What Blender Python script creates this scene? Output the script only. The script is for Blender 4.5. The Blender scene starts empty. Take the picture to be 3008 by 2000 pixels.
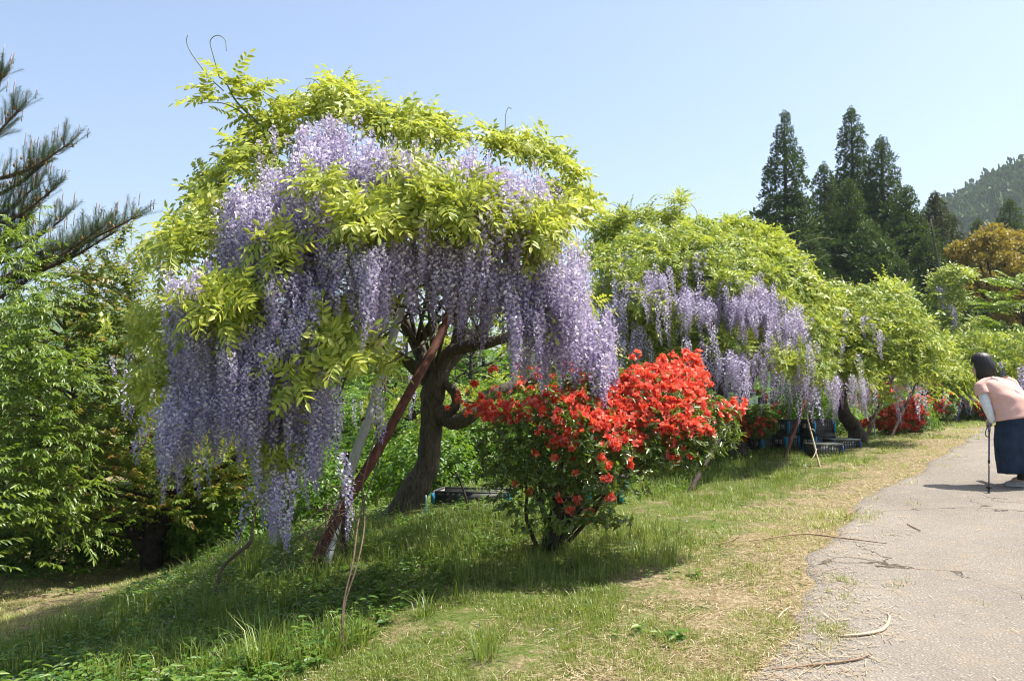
import bpy, bmesh, math, random
import numpy as np
from mathutils import Vector, Matrix

rng = np.random.default_rng(11)
random.seed(11)
SC = bpy.context.scene
COL = SC.collection
PI = math.pi

# ------------------------------------------------------------------ camera, sky, sun, exposure
F, CX, CY, CAMZ = 2605.0, 1504.0, 1000.0, 1.55          # focal length in photo pixels, centre, eye height
PITCH = math.atan(170.0 / F)
cam = bpy.data.cameras.new('camera')
cam.sensor_width = 36.0
cam.lens = 36.0 * F / 3008.0
cam.clip_end = 4000.0
cam_o = bpy.data.objects.new('camera', cam)
cam_o.location = (0, 0, CAMZ)
cam_o.rotation_euler = (PI / 2 + PITCH, 0, 0)
COL.objects.link(cam_o)
SC.camera = cam_o

SUN_EL, SUN_AZ = math.radians(65), math.radians(79)      # azimuth from +Y towards +X
world = bpy.data.worlds.new('World')
SC.world = world
world.use_nodes = True
wn = world.node_tree
sky = wn.nodes.new('ShaderNodeTexSky')
sky.sky_type = 'NISHITA'
sky.sun_disc = False
sky.sun_elevation = SUN_EL
sky.sun_rotation = SUN_AZ
sky.altitude = 200
sky.air_density = 1.0
sky.dust_density = 3.2
sky.ozone_density = 1.0
wn.links.new(sky.outputs[0], wn.nodes['Background'].inputs[0])
wn.nodes['Background'].inputs[1].default_value = 0.118
sun = bpy.data.lights.new('sun', 'SUN')
sun.energy = 5.0
sun.angle = math.radians(0.53)
sun.color = (1.0, 0.95, 0.86)
sun_o = bpy.data.objects.new('sun', sun)
SUND = Vector((math.cos(SUN_EL) * math.sin(SUN_AZ), math.cos(SUN_EL) * math.cos(SUN_AZ), math.sin(SUN_EL)))
sun_o.rotation_euler = SUND.to_track_quat('Z', 'Y').to_euler()
sun_o.location = (20, 10, 40)
COL.objects.link(sun_o)
SC.view_settings.view_transform = 'Standard'
SC.view_settings.look = 'None'
SC.view_settings.exposure = 1.05
SC.view_settings.gamma = 1.0
SC.view_settings.use_curve_mapping = False
SC.cycles.filter_width = 1.1
SC.cycles.max_bounces = 7
SC.cycles.diffuse_bounces = 4
SC.cycles.glossy_bounces = 2
SC.cycles.transmission_bounces = 5
SC.cycles.volume_bounces = 0
SC.cycles.caustics_reflective = False
SC.cycles.caustics_refractive = False

# ------------------------------------------------------------------ photo pixel -> direction
COSP, SINP = math.cos(PITCH), math.sin(PITCH)
DSC = 3008.0 / 2358.0


def ray(u, v):
    a, b = (u - CX) / F, (CY - v) / F
    return np.array([a, COSP - b * SINP, SINP + b * COSP])


def at(u, v, y):
    d = ray(u, v)
    t = y / d[1]
    return np.array([d[0] * t, y, CAMZ + d[2] * t])


def dat(x, y, depth):
    return at(x * DSC, y * DSC, depth)


def atz(u, v, z):
    d = ray(u, v)
    t = (z - CAMZ) / d[2]
    return np.array([d[0] * t, d[1] * t, z])


# ------------------------------------------------------------------ terrain (thin plate spline through points read off the photo)
_c = [atz(*p) for p in [(1504, 2000, .10), (3008, 2000, .12), (0, 2000, -.22), (700, 2000, -.03), (2200, 1640, .28), (3008, 1640, .30),
      (2980, 1440, .51), (2530, 1440, .48), (2500, 1340, .72), (2700, 1300, .85), (2860, 1255, .95), (2600, 1290, .85),
      (880, 1680, .10), (1190, 1500, .25), (1620, 1590, .30), (2050, 1440, .42), (200, 1760, -.5), (450, 1660, -.85),
      (180, 1650, -.85), (0, 1720, -.65), (700, 1620, -.12), (1300, 1750, .16), (520, 1800, -.12)]]
_c += [np.array(p, float) for p in [(-10, 20, -1.1), (-22, 40, -2), (0, 20, .1), (5, 25, .9), (0, 40, 0), (20, 42, 1.8), (16, 20, 1.2), (11, 22, 1.0),
       (40, 60, 3), (0, 0, -.05), (4, 0, 0), (-4, 0, -.25), (0, -8, -.4), (-9, 5, -.8), (9, 5, .35), (9, 10, .65), (20, 8, .9), (-20, 10, -1.6), (-6, 16, -.95), (-5, 12.5, -.82), (-4.6, 11, -.72), (-4.9, 9.6, -.56), (-2, 14, .0), (2, 15, .65)]]
_c = np.array(_c)


def _tps_fit(c):
    n = len(c)
    d2 = ((c[:, None, :2] - c[None, :, :2]) ** 2).sum(-1)
    K = np.where(d2 > 0, 0.5 * d2 * np.log(d2 + 1e-12), 0) + np.eye(n) * 0.08
    P = np.c_[np.ones(n), c[:, :2]]
    A = np.zeros((n + 3, n + 3))
    A[:n, :n] = K; A[:n, n:] = P; A[n:, :n] = P.T
    return np.linalg.solve(A, np.r_[c[:, 2], 0, 0, 0])


_w = _tps_fit(_c)


def ground(x, y):
    x = np.atleast_1d(np.asarray(x, float)); y = np.atleast_1d(np.asarray(y, float))
    xc, yc = np.clip(x, -40, 45), np.clip(y, -12, 65)
    d2 = (xc[:, None] - _c[None, :, 0]) ** 2 + (yc[:, None] - _c[None, :, 1]) ** 2
    z = (0.5 * d2 * np.log(d2 + 1e-12)) @ _w[:-3] + _w[-3] + _w[-2] * xc + _w[-1] * yc
    r = np.hypot(x, y)
    t = np.clip((r - 35) / 60, 0, 1); t = t * t * (3 - 2 * t)
    return z * (1 - t) + t * (-0.5)


def gz(x, y):
    return float(ground(x, y)[0])


def onground(u, v):
    d = ray(u, v)
    t, st = 1.0, 0.05
    while t < 80:
        p = d * t
        if CAMZ + p[2] <= gz(p[0], p[1]):
            break
        t += st
    for _ in range(12):
        st *= .5
        p = d * t
        t += -st if CAMZ + p[2] <= gz(p[0], p[1]) else st
    p = d * t
    return np.array([p[0], p[1], gz(p[0], p[1])])


# path edge, read off the photo
_e = np.array([onground(u, v) for u, v in [(2240, 1995), (2290, 1850), (2350, 1740), (2400, 1620), (2470, 1530), (2560, 1450), (2690, 1385), (2780, 1335), (2840, 1290), (2885, 1258)]])
_e = _e[np.argsort(_e[:, 1])]
_e = np.vstack([[_e[0, 0] - 2.6, _e[0, 1] - 6.5, 0], _e, [_e[-1, 0] + 4.5, _e[-1, 1] + 3.2, 0], [_e[-1, 0] + 14, _e[-1, 1] + 6, 0]])


def wob(y):
    return .06 * np.sin(y * 2.3 + 1) + .035 * np.sin(y * 5.1) + .025 * np.sin(y * 11.7 + 2)


def side(x, y):
    """metres left of the path's left edge (negative on the path)"""
    return np.interp(y, _e[:, 1], _e[:, 0]) + wob(np.asarray(y)) - x


# ------------------------------------------------------------------ object helpers
def link(o, parent=None):
    COL.objects.link(o)
    if parent is not None:
        o.parent = parent
        o.matrix_parent_inverse = Matrix.Translation(-Vector(parent.location))
    return o


def tag(o, label=None, cat=None, group=None, kind=None):
    if label: o['label'] = label
    if cat: o['category'] = cat
    if group: o['group'] = group
    if kind: o['kind'] = kind
    return o


def thing(name, label, cat, loc, group=None):
    o = bpy.data.objects.new(name, None)
    o.location = Vector(loc)
    o.empty_display_size = .1
    COL.objects.link(o)
    return tag(o, label, cat, group)


def copy_tree(root, loc, rotz=0, scale=1.0, label=None):
    c = root.copy(); COL.objects.link(c)
    c.location = Vector(loc); c.rotation_euler = (0, 0, rotz)
    c.scale = (scale,) * 3 if np.isscalar(scale) else scale
    if label: c['label'] = label
    for ch in root.children:
        k = ch.copy(); COL.objects.link(k); k.parent = c
        k.matrix_parent_inverse = ch.matrix_parent_inverse.copy()
    return c


def mesh_data(name, V, faces, mat, tone=None, smooth=False):
    V = np.asarray(V, np.float32)
    me = bpy.data.meshes.new(name)
    me.vertices.add(len(V)); me.vertices.foreach_set('co', V.ravel())
    loops = np.concatenate([f.ravel() for f in faces]).astype(np.int32)
    tot = np.concatenate([np.full(len(f), f.shape[1]) for f in faces]).astype(np.int32)
    st = np.r_[0, np.cumsum(tot)[:-1]].astype(np.int32)
    me.loops.add(len(loops)); me.loops.foreach_set('vertex_index', loops)
    me.polygons.add(len(tot))
    me.polygons.foreach_set('loop_start', st)
    me.polygons.foreach_set('loop_total', tot)
    if smooth:
        me.polygons.foreach_set('use_smooth', np.ones(len(tot), bool))
    if tone is not None:
        a = me.attributes.new('tone', 'FLOAT', 'POINT')
        a.data.foreach_set('value', np.asarray(tone, np.float32))
    me.update(calc_edges=True)
    if mat is not None:
        me.materials.append(mat)
    return me


def mesh_obj(name, V, faces, mat, parent=None, tone=None, smooth=False):
    return link(bpy.data.objects.new(name, mesh_data(name, V, faces, mat, tone, smooth)), parent)


class Geo:
    """collects vertices, faces and a tone value per vertex"""
    def __init__(s):
        s.V, s.F, s.T, s.n = [], {}, [], 0

    def add(s, V, faces, tone=0.5):
        V = np.asarray(V, float)
        if not isinstance(faces, list): faces = [faces]
        for f in faces:
            f = np.asarray(f, int)
            if len(f): s.F.setdefault(f.shape[1], []).append(f + s.n)
        s.V.append(V)
        s.T.append(np.full(len(V), tone) if np.isscalar(tone) else np.asarray(tone, float))
        s.n += len(V)
        return s

    def get(s):
        return np.vstack(s.V), [np.vstack(f) for f in s.F.values()], np.concatenate(s.T)

    def obj(s, name, mat, parent=None, smooth=False):
        V, Fc, T = s.get()
        return mesh_obj(name, V, Fc, mat, parent, T, smooth)

    def data(s, name, mat, smooth=False):
        V, Fc, T = s.get()
        return mesh_data(name, V, Fc, mat, T, smooth)


def scatter(tmpls, which, M, P, tone_add=None):
    """join copies of templates: which (m,), M (m,3,3), P (m,3)"""
    g = Geo()
    for k, (V, Fc, T) in enumerate(tmpls):
        ii = np.nonzero(which == k)[0]
        if not len(ii): continue
        VV = np.einsum('mij,nj->mni', M[ii], V) + P[ii][:, None, :]
        m, n = len(ii), len(V)
        off = (np.arange(m) * n)[:, None, None]
        fs = [(f[None] + off).reshape(-1, f.shape[1]) for f in Fc]
        TT = np.tile(T, (m, 1))
        if tone_add is not None: TT = TT + tone_add[ii][:, None]
        g.add(VV.reshape(-1, 3), fs, TT.ravel())
    return g


def unit(a):
    a = np.asarray(a, float)
    return a / (np.linalg.norm(a, axis=-1, keepdims=True) + 1e-12)


def basis(d, up=None, roll=None):
    """matrices with columns x=d, y, z~up"""
    d = unit(np.atleast_2d(d))
    if up is None: up = np.tile([0, 0, 1.0], (len(d), 1))
    up = np.atleast_2d(up) + 0 * d
    y = np.cross(up, d)
    bad = np.linalg.norm(y, axis=1) < 1e-4
    y[bad] = np.cross(np.array([1.0, .2, 0]), d[bad])
    y = unit(y)
    z = np.cross(d, y)
    if roll is not None:
        c, s_ = np.cos(roll)[:, None], np.sin(roll)[:, None]
        y, z = y * c + z * s_, z * c - y * s_
    return np.stack([d, y, z], axis=-1)


def rand_dirs(n, zmin=-1, zmax=1):
    z = rng.uniform(zmin, zmax, n); a = rng.uniform(0, 2 * PI, n)
    r = np.sqrt(1 - z * z)
    return np.c_[r * np.cos(a), r * np.sin(a), z]


def smooth_path(pts, n=6):
    p = np.asarray(pts, float)
    q = np.vstack([2 * p[0] - p[1], p, 2 * p[-1] - p[-2]])
    out = []
    for i in range(1, len(q) - 2):
        for t in np.linspace(0, 1, n, endpoint=False):
            a, b, c, d = q[i - 1], q[i], q[i + 1], q[i + 2]
            out.append(.5 * ((2 * b) + (-a + c) * t + (2 * a - 5 * b + 4 * c - d) * t ** 2 + (-a + 3 * b - 3 * c + d) * t ** 3))
    out.append(p[-1])
    return np.array(out)


def tube_geo(g, pts, radii, seg=7, sub=6, rough=0.0, flat=None):
    r = np.asarray(radii, float)
    P = smooth_path(pts, sub) if sub > 1 else np.asarray(pts, float)
    R = np.interp(np.linspace(0, 1, len(P)), np.linspace(0, 1, len(r)), r)
    T = unit(np.gradient(P, axis=0))
    ref = np.array([0, 0, 1.0]) if abs(T[0, 2]) < .9 else np.array([1.0, 0, 0])
    n = unit(np.cross(T[0], ref))
    V = []
    ph = rng.uniform(0, 6, 4)
    for i in range(len(P)):
        n = unit(n - T[i] * np.dot(n, T[i]))
        b = np.cross(T[i], n)
        for k in range(seg):
            a = 2 * PI * k / seg
            rr = R[i]
            if rough:
                rr *= 1 + rough * (.6 * math.sin(3 * a + i * .35 + ph[0]) + .5 * math.sin(5 * a - i * .5 + ph[1]) + .4 * math.sin(i * 1.3 + ph[2]) + rng.normal() * .25)
            V.append(P[i] + (n * math.cos(a) + b * math.sin(a)) * rr)
    m = len(P)
    Fq = [(i * seg + k, i * seg + (k + 1) % seg, (i + 1) * seg + (k + 1) % seg, (i + 1) * seg + k) for i in range(m - 1) for k in range(seg)]
    V += [P[0], P[-1]]
    c0, c1 = m * seg, m * seg + 1
    Ft = [(c0, (k + 1) % seg, k) for k in range(seg)] + [(c1, (m - 1) * seg + k, (m - 1) * seg + (k + 1) % seg) for k in range(seg)]
    g.add(V, [np.array(Fq), np.array(Ft)])
    return P


def box_geo(g, c, s, R=None, tone=.5):
    v = np.array([(x, y, z) for x in (-.5, .5) for y in (-.5, .5) for z in (-.5, .5)]) * np.asarray(s)
    if R is not None: v = v @ np.asarray(R).T
    g.add(v + np.asarray(c), np.array([(0, 1, 3, 2), (4, 6, 7, 5), (0, 4, 5, 1), (2, 3, 7, 6), (0, 2, 6, 4), (1, 5, 7, 3)]), tone)


# ------------------------------------------------------------------ materials
def mat_new(name):
    m = bpy.data.materials.new(name); m.use_nodes = True
    nt = m.node_tree
    return m, nt, nt.nodes['Principled BSDF'], nt.nodes['Material Output']


def nd(nt, typ, **kw):
    n = nt.nodes.new(typ)
    for k, v in kw.items(): setattr(n, k, v)
    return n


def ramp(nt, fac, stops):
    r = nd(nt, 'ShaderNodeValToRGB')
    e = r.color_ramp.elements
    while len(e) < len(stops): e.new(.5)
    for k, (p, c) in enumerate(stops):
        e[k].position = p
        e[k].color = (*c, 1)
    if fac is not None: nt.links.new(fac, r.inputs[0])
    return r.outputs[0]


def noise(nt, scale, detail=4, coord='Object', rough=.55):
    n = nd(nt, 'ShaderNodeTexNoise')
    n.inputs['Scale'].default_value = scale
    n.inputs['Detail'].default_value = detail
    n.inputs['Roughness'].default_value = rough
    if coord == 'Position':
        g = nd(nt, 'ShaderNodeNewGeometry')
        nt.links.new(g.outputs['Position'], n.inputs['Vector'])
    else:
        t = nd(nt, 'ShaderNodeTexCoord')
        nt.links.new(t.outputs[coord], n.inputs['Vector'])
    return n.outputs['Fac']


def math_n(nt, op, a, b=None, c=None, clamp=False):
    n = nd(nt, 'ShaderNodeMath', operation=op, use_clamp=clamp)
    for i, v in enumerate((a, b, c)):
        if v is None: continue
        if isinstance(v, (int, float)): n.inputs[i].default_value = v
        else: nt.links.new(v, n.inputs[i])
    return n.outputs[0]


def mixc(nt, fac, a, b, blend='MIX'):
    n = nd(nt, 'ShaderNodeMix', data_type='RGBA', blend_type=blend)
    for i, v in ((0, fac), (6, a), (7, b)):
        if isinstance(v, (int, float)): n.inputs[i].default_value = v
        elif isinstance(v, tuple): n.inputs[i].default_value = (*v, 1)
        else: nt.links.new(v, n.inputs[i])
    return n.outputs[2]


def bump(nt, bsdf, h, strength=.4, dist=.01):
    b = nd(nt, 'ShaderNodeBump')
    b.inputs['Strength'].default_value = strength
    b.inputs['Distance'].default_value = dist
    nt.links.new(h, b.inputs['Height'])
    nt.links.new(b.outputs[0], bsdf.inputs['Normal'])


def leaf_mat(name, stops, trans=(.3, .4, .03), tfac=.4, rough=.42, spec=.5, mode='island', pos_scale=1.3, pos_amt=.35):
    """leaf colour varies by leaf (or by the tone value) and slowly over the plant; part of the light passes through"""
    m, nt, b, out = mat_new(name)
    g = nd(nt, 'ShaderNodeNewGeometry')
    oi = nd(nt, 'ShaderNodeObjectInfo')
    f = g.outputs['Random Per Island']
    f = math_n(nt, 'FRACT', math_n(nt, 'ADD', f, oi.outputs['Random']))
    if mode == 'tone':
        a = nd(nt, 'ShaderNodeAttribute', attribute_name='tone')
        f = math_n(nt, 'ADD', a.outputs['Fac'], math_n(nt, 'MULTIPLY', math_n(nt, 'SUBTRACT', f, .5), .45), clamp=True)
    n = noise(nt, pos_scale, 2, 'Position')
    f = math_n(nt, 'ADD', f, math_n(nt, 'MULTIPLY', math_n(nt, 'SUBTRACT', n, .5), pos_amt), clamp=True)
    c = ramp(nt, f, stops)
    nt.links.new(c, b.inputs['Base Color'])
    b.inputs['Roughness'].default_value = rough
    b.inputs['Specular IOR Level'].default_value = spec
    t = nd(nt, 'ShaderNodeBsdfTranslucent')
    nt.links.new(mixc(nt, .55, c, trans), t.inputs['Color'])
    mx = nd(nt, 'ShaderNodeMixShader')
    mx.inputs[0].default_value = tfac
    nt.links.new(b.outputs[0], mx.inputs[1]); nt.links.new(t.outputs[0], mx.inputs[2])
    nt.links.new(mx.outputs[0], out.inputs['Surface'])
    return m


def plain_mat(name, c1, c2, scale=8, rough=.7, bump_s=.0, spec=.4, metal=0, bd=.01, stretch=None):
    m, nt, b, out = mat_new(name)
    n = noise(nt, scale, 5)
    if stretch:
        t = nd(nt, 'ShaderNodeTexCoord'); mp = nd(nt, 'ShaderNodeMapping')
        mp.inputs['Scale'].default_value = stretch
        nt.links.new(t.outputs['Object'], mp.inputs[0])
        nt.links.new(mp.outputs[0], n.node.inputs['Vector'])
    nt.links.new(ramp(nt, n, [(.3, c1), (.7, c2)]), b.inputs['Base Color'])
    b.inputs['Roughness'].default_value = rough
    b.inputs['Specular IOR Level'].default_value = spec
    b.inputs['Metallic'].default_value = metal
    if bump_s: bump(nt, b, n, bump_s, bd)
    return m


M = {}
M['wleaf'] = leaf_mat('wisteria_leaf', [(0, (.14, .21, .02)), (.35, (.28, .35, .04)), (.75, (.42, .47, .07)), (1, (.58, .58, .14))], (.66, .70, .08), .38, .44, .42, pos_scale=.9, pos_amt=.5)
M['wleaf2'] = leaf_mat('wisteria_leaf_greener', [(0, (.10, .18, .02)), (.4, (.21, .30, .03)), (.75, (.33, .39, .055)), (1, (.48, .48, .11))], (.60, .66, .07), .37, .46, .4, pos_scale=.9, pos_amt=.5)
M['flower'] = leaf_mat('wisteria_flower', [(0, (.19, .14, .31)), (.28, (.34, .28, .47)), (.62, (.57, .52, .66)), (1, (.90, .87, .91))], (.60, .53, .70), .26, .55, .25, mode='tone', pos_scale=1.5, pos_amt=.25)
M['flower_pale'] = leaf_mat('wisteria_flower_pale', [(0, (.25, .18, .42)), (.4, (.45, .38, .60)), (1, (.75, .70, .82))], (.55, .48, .75), .32, .55, .25, mode='tone', pos_scale=1.5, pos_amt=.25)
M['az_flower'] = leaf_mat('azalea_flower', [(0, (.58, .03, .018)), (.45, (.78, .095, .05)), (1, (.94, .36, .26))], (.98, .16, .07), .38, .5, .3, pos_amt=.3)
M['az_leaf'] = leaf_mat('azalea_leaf', [(0, (.035, .075, .012)), (.6, (.09, .15, .02)), (1, (.20, .24, .035))], (.25, .36, .02), .32, .30, .55)
M['cherry'] = leaf_mat('cherry_leaf', [(0, (.065, .13, .014)), (.5, (.125, .205, .022)), (1, (.22, .29, .04))], (.34, .46, .03), .44, .36, .5)
M['bronze'] = leaf_mat('bronze_leaf', [(0, (.06, .13, .014)), (.5, (.14, .22, .025)), (.75, (.25, .23, .04)), (1, (.34, .15, .05))], (.42, .46, .04), .46, .33, .55, mode='tone')
M['wood_leaf'] = leaf_mat('woodland_leaf', [(0, (.04, .11, .012)), (.5, (.09, .20, .016)), (1, (.20, .30, .03))], (.26, .44, .02), .42, .4, .45)
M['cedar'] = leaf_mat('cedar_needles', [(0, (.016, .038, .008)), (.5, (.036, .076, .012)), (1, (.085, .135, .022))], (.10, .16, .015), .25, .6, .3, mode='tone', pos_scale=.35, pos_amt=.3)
M['cedar_b'] = leaf_mat('cedar_needles_brownish', [(0, (.02, .03, .008)), (.5, (.045, .06, .012)), (1, (.10, .10, .025))], (.08, .11, .02), .2, .6, .3, mode='tone', pos_scale=.35, pos_amt=.3)
M['golden'] = leaf_mat('golden_leaf', [(0, (.13, .11, .015)), (.5, (.27, .215, .03)), (1, (.42, .32, .06))], (.40, .32, .03), .3, .5, .4, mode='tone', pos_scale=.5, pos_amt=.4)
M['needle'] = leaf_mat('pine_needle', [(0, (.03, .06, .022)), (.6, (.06, .105, .04)), (1, (.12, .15, .05))], (.12, .18, .05), .25, .45, .4)
M['forest'] = leaf_mat('forest_leaf', [(0, (.025, .06, .014)), (.5, (.05, .10, .022)), (1, (.10, .15, .035))], (.10, .16, .03), .2, .6, .3, pos_scale=.03, pos_amt=.8)
M['grass'] = leaf_mat('grass_blade', [(0, (.075, .14, .018)), (.45, (.16, .235, .035)), (.75, (.29, .32, .075)), (1, (.52, .45, .22))], (.36, .44, .05), .36, .42, .45, mode='tone', pos_scale=.7, pos_amt=.35)
M['weed'] = leaf_mat('weed_leaf', [(0, (.05, .12, .02)), (.6, (.10, .20, .03)), (1, (.20, .28, .05))], (.22, .38, .04), .36, .45, .4)
M['straw'] = leaf_mat('dry_straw', [(0, (.24, .16, .09)), (.5, (.38, .29, .17)), (1, (.56, .47, .32))], (.35, .28, .15), .12, .7, .2)
M['petal'] = leaf_mat('fallen_petal', [(0, (.22, .17, .34)), (.5, (.36, .31, .46)), (1, (.50, .45, .56))], (.5, .45, .7), .2, .7, .2)
M['fern'] = leaf_mat('fern_leaf', [(0, (.10, .20, .03)), (1, (.18, .30, .05))], (.25, .42, .05), .4, .5, .4)
M['bark'] = plain_mat('wisteria_bark', (.034, .027, .019), (.115, .092, .064), 14, .85, .9, .25, bd=.03, stretch=(3, 3, .7))
M['bark_dark'] = plain_mat('tree_bark', (.03, .024, .018), (.085, .068, .05), 12, .9, .8, .2, bd=.03)
M['bark_grey'] = plain_mat('pine_bark', (.07, .05, .038), (.19, .14, .10), 12, .9, .8, .2, bd=.03)
M['vine'] = plain_mat('dry_vine', (.06, .04, .028), (.15, .11, .075), 25, .8, .5, .3)
M['green_vine'] = plain_mat('green_vine', (.10, .11, .04), (.22, .22, .09), 25, .6, .2, .3)
M['post'] = plain_mat('weathered_post', (.27, .285, .275), (.46, .47, .44), 9, .8, .5, .3, bd=.006, stretch=(14, 14, .8))
M['rust'] = plain_mat('rusty_steel', (.055, .018, .012), (.15, .05, .032), 18, .75, .4, .35, bd=.004)
M['pole_wood'] = plain_mat('dark_pole', (.035, .025, .02), (.09, .065, .048), 14, .8, .5, .3)
M['stake'] = plain_mat('green_stake', (.20, .36, .34), (.32, .48, .45), 14, .45, .1, .4)
M['crate'] = plain_mat('crate_plastic', (.035, .036, .037), (.075, .074, .070), 10, .5, .15, .45)
M['crate_gap_light'] = plain_mat('crate_painted_gap_light', (.22, .22, .21), (.36, .35, .33), 5, .8, .1, .2)  # pale grey imitates light coming through between the lattice slats
M['crate_blue'] = plain_mat('crate_blue', (.02, .24, .46), (.04, .36, .60), 12, .45, .1, .45)
M['crate_navy'] = plain_mat('crate_navy', (.015, .05, .20), (.03, .08, .28), 12, .45, .1, .45)
M['crate_white'] = plain_mat('crate_print', (.55, .56, .54), (.75, .75, .72), 20, .6, 0, .3)
M['crate_top'] = plain_mat('crate_dusty_board', (.14, .155, .14), (.30, .32, .29), 6, .85, .3, .2)
M['log'] = plain_mat('cut_log', (.12, .07, .04), (.26, .17, .10), 10, .85, .6, .2)
M['stick_pale'] = plain_mat('pale_stick', (.36, .28, .18), (.56, .46, .32), 30, .8, .4, .2)
M['stick_brown'] = plain_mat('brown_twig', (.16, .10, .06), (.34, .23, .15), 30, .8, .4, .2)


def ground_material():
    m, nt, b, out = mat_new('ground_soil_and_turf')
    dry = nd(nt, 'ShaderNodeAttribute', attribute_name='tone').outputs['Fac']
    n1 = noise(nt, 2.2, 5, 'Position', .65)
    n2 = noise(nt, 34, 4, 'Position', .7)
    n3 = noise(nt, 9, 4, 'Position', .65)
    green = ramp(nt, n2, [(.3, (.035, .055, .012)), (.6, (.10, .13, .025)), (.8, (.20, .19, .06))])
    straw = ramp(nt, n2, [(.28, (.08, .06, .033)), (.48, (.20, .155, .085)), (.72, (.40, .32, .20))])
    soil = ramp(nt, n2, [(.3, (.05, .033, .02)), (.7, (.14, .095, .06))])
    f = math_n(nt, 'ADD', dry, math_n(nt, 'MULTIPLY', math_n(nt, 'SUBTRACT', n1, .5), 1.3))
    f = math_n(nt, 'ADD', f, math_n(nt, 'MULTIPLY', math_n(nt, 'SUBTRACT', n3, .5), .9), clamp=True)
    c = mixc(nt, ramp(nt, f, [(.35, (0, 0, 0)), (.65, (1, 1, 1))]), green, straw)
    c = mixc(nt, ramp(nt, n3, [(.60, (0, 0, 0)), (.72, (.7, .7, .7))]), c, soil)
    nt.links.new(c, b.inputs['Base Color'])
    b.inputs['Roughness'].default_value = .95
    b.inputs['Specular IOR Level'].default_value = .15
    bump(nt, b, math_n(nt, 'ADD', n2, math_n(nt, 'MULTIPLY', n3, 1.5)), .8, .03)
    return m


def path_material():
    m, nt, b, out = mat_new('old_concrete')
    g = nd(nt, 'ShaderNodeNewGeometry')
    pos = g.outputs['Position']
    n1 = noise(nt, .9, 6, 'Position', .6)
    n2 = noise(nt, 60, 3, 'Position', .7)
    n4 = noise(nt, 5, 5, 'Position', .65)
    v = nd(nt, 'ShaderNodeTexVoronoi'); v.inputs['Scale'].default_value = 58
    nt.links.new(pos, v.inputs['Vector'])
    base = ramp(nt, n1, [(.3, (.17, .152, .128)), (.55, (.24, .218, .185)), (.75, (.31, .28, .235))])
    peb = nd(nt, 'ShaderNodeSeparateColor'); nt.links.new(v.outputs['Color'], peb.inputs[0])
    pc = ramp(nt, peb.outputs[0], [(.1, (.09, .09, .092)), (.4, (.20, .182, .155)), (.75, (.28, .25, .21)), (.97, (.46, .42, .36))])
    edge = ramp(nt, v.outputs['Distance'], [(.25, (1, 1, 1)), (.5, (0, 0, 0))])
    c = mixc(nt, .5, base, mixc(nt, edge, (.16, .135, .11), pc))
    c = mixc(nt, ramp(nt, n4, [(.50, (0, 0, 0)), (.75, (.55, .55, .55))]), c, (.26, .20, .135))
    # cracks
    dn = nd(nt, 'ShaderNodeTexNoise'); dn.inputs['Scale'].default_value = 1.6; dn.inputs['Detail'].default_value = 5
    nt.links.new(pos, dn.inputs['Vector'])
    va = nd(nt, 'ShaderNodeVectorMath', operation='MULTIPLY_ADD')
    nt.links.new(dn.outputs['Color'], va.inputs[0]); va.inputs[1].default_value = (1.1, 1.1, 1.1)
    nt.links.new(pos, va.inputs[2])
    cv = nd(nt, 'ShaderNodeTexVoronoi', feature='DISTANCE_TO_EDGE'); cv.inputs['Scale'].default_value = .55
    nt.links.new(va.outputs[0], cv.inputs['Vector'])
    cm = noise(nt, .8, 2, 'Position')
    thr = math_n(nt, 'MULTIPLY', math_n(nt, 'SUBTRACT', cm, .42, clamp=True), .036)
    crack = math_n(nt, 'LESS_THAN', cv.outputs['Distance'], thr)
    c = mixc(nt, crack, c, (.075, .06, .045))
    nt.links.new(c, b.inputs['Base Color'])
    b.inputs['Roughness'].default_value = .92
    b.inputs['Specular IOR Level'].default_value = .2
    h = math_n(nt, 'SUBTRACT', math_n(nt, 'ADD', math_n(nt, 'MULTIPLY', v.outputs['Distance'], -1.0), n2), math_n(nt, 'MULTIPLY', crack, 2.0))
    bump(nt, b, h, .75, .012)
    return m


M['ground'] = ground_material()
M['path'] = path_material()

# ------------------------------------------------------------------ ground, path, hills
def graded(a, b, fine0, fine1, step, grow=1.18):
    xs = list(np.arange(fine0, fine1 + step * .5, step))
    s, x = step, xs[-1]
    while x < b:
        s *= grow; x += s; xs.append(min(x, b))
    s, x = step, xs[0]
    while x > a:
        s *= grow; x -= s; xs.insert(0, max(x, a))
    return np.array(xs)


def dryness(x, y):
    s = side(x, y)
    d = np.where(s < .3, .75, np.where(s < 1.6, .75 - .39 * (s - .3) / 1.3, .36))
    lush = np.clip((s - 2.4) / 1.0, 0, 1) * np.clip((x + 4.6) / 1.2, 0, 1)
    d = d * (1 - lush) + lush * .16
    terr = np.clip((-3.2 - x) / .8, 0, 1) * np.clip((y - 6.4) / 1.0, 0, 1)
    d = d * (1 - terr) + terr * .62
    return d


def grid_sheet(name, xs, ys, zf, mat, tone=None, smooth=True):
    X, Y = np.meshgrid(xs, ys)
    x, y = X.ravel(), Y.ravel()
    V = np.c_[x, y, zf(x, y)]
    nx, ny = len(xs), len(ys)
    i = (np.arange(ny - 1)[:, None] * nx + np.arange(nx - 1)[None]).ravel()
    Fq = np.c_[i, i + 1, i + nx + 1, i + nx]
    o = mesh_obj(name, V, [Fq], mat, None, tone(x, y) if tone else None, smooth)
    o['kind'] = 'structure'
    return o


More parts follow.
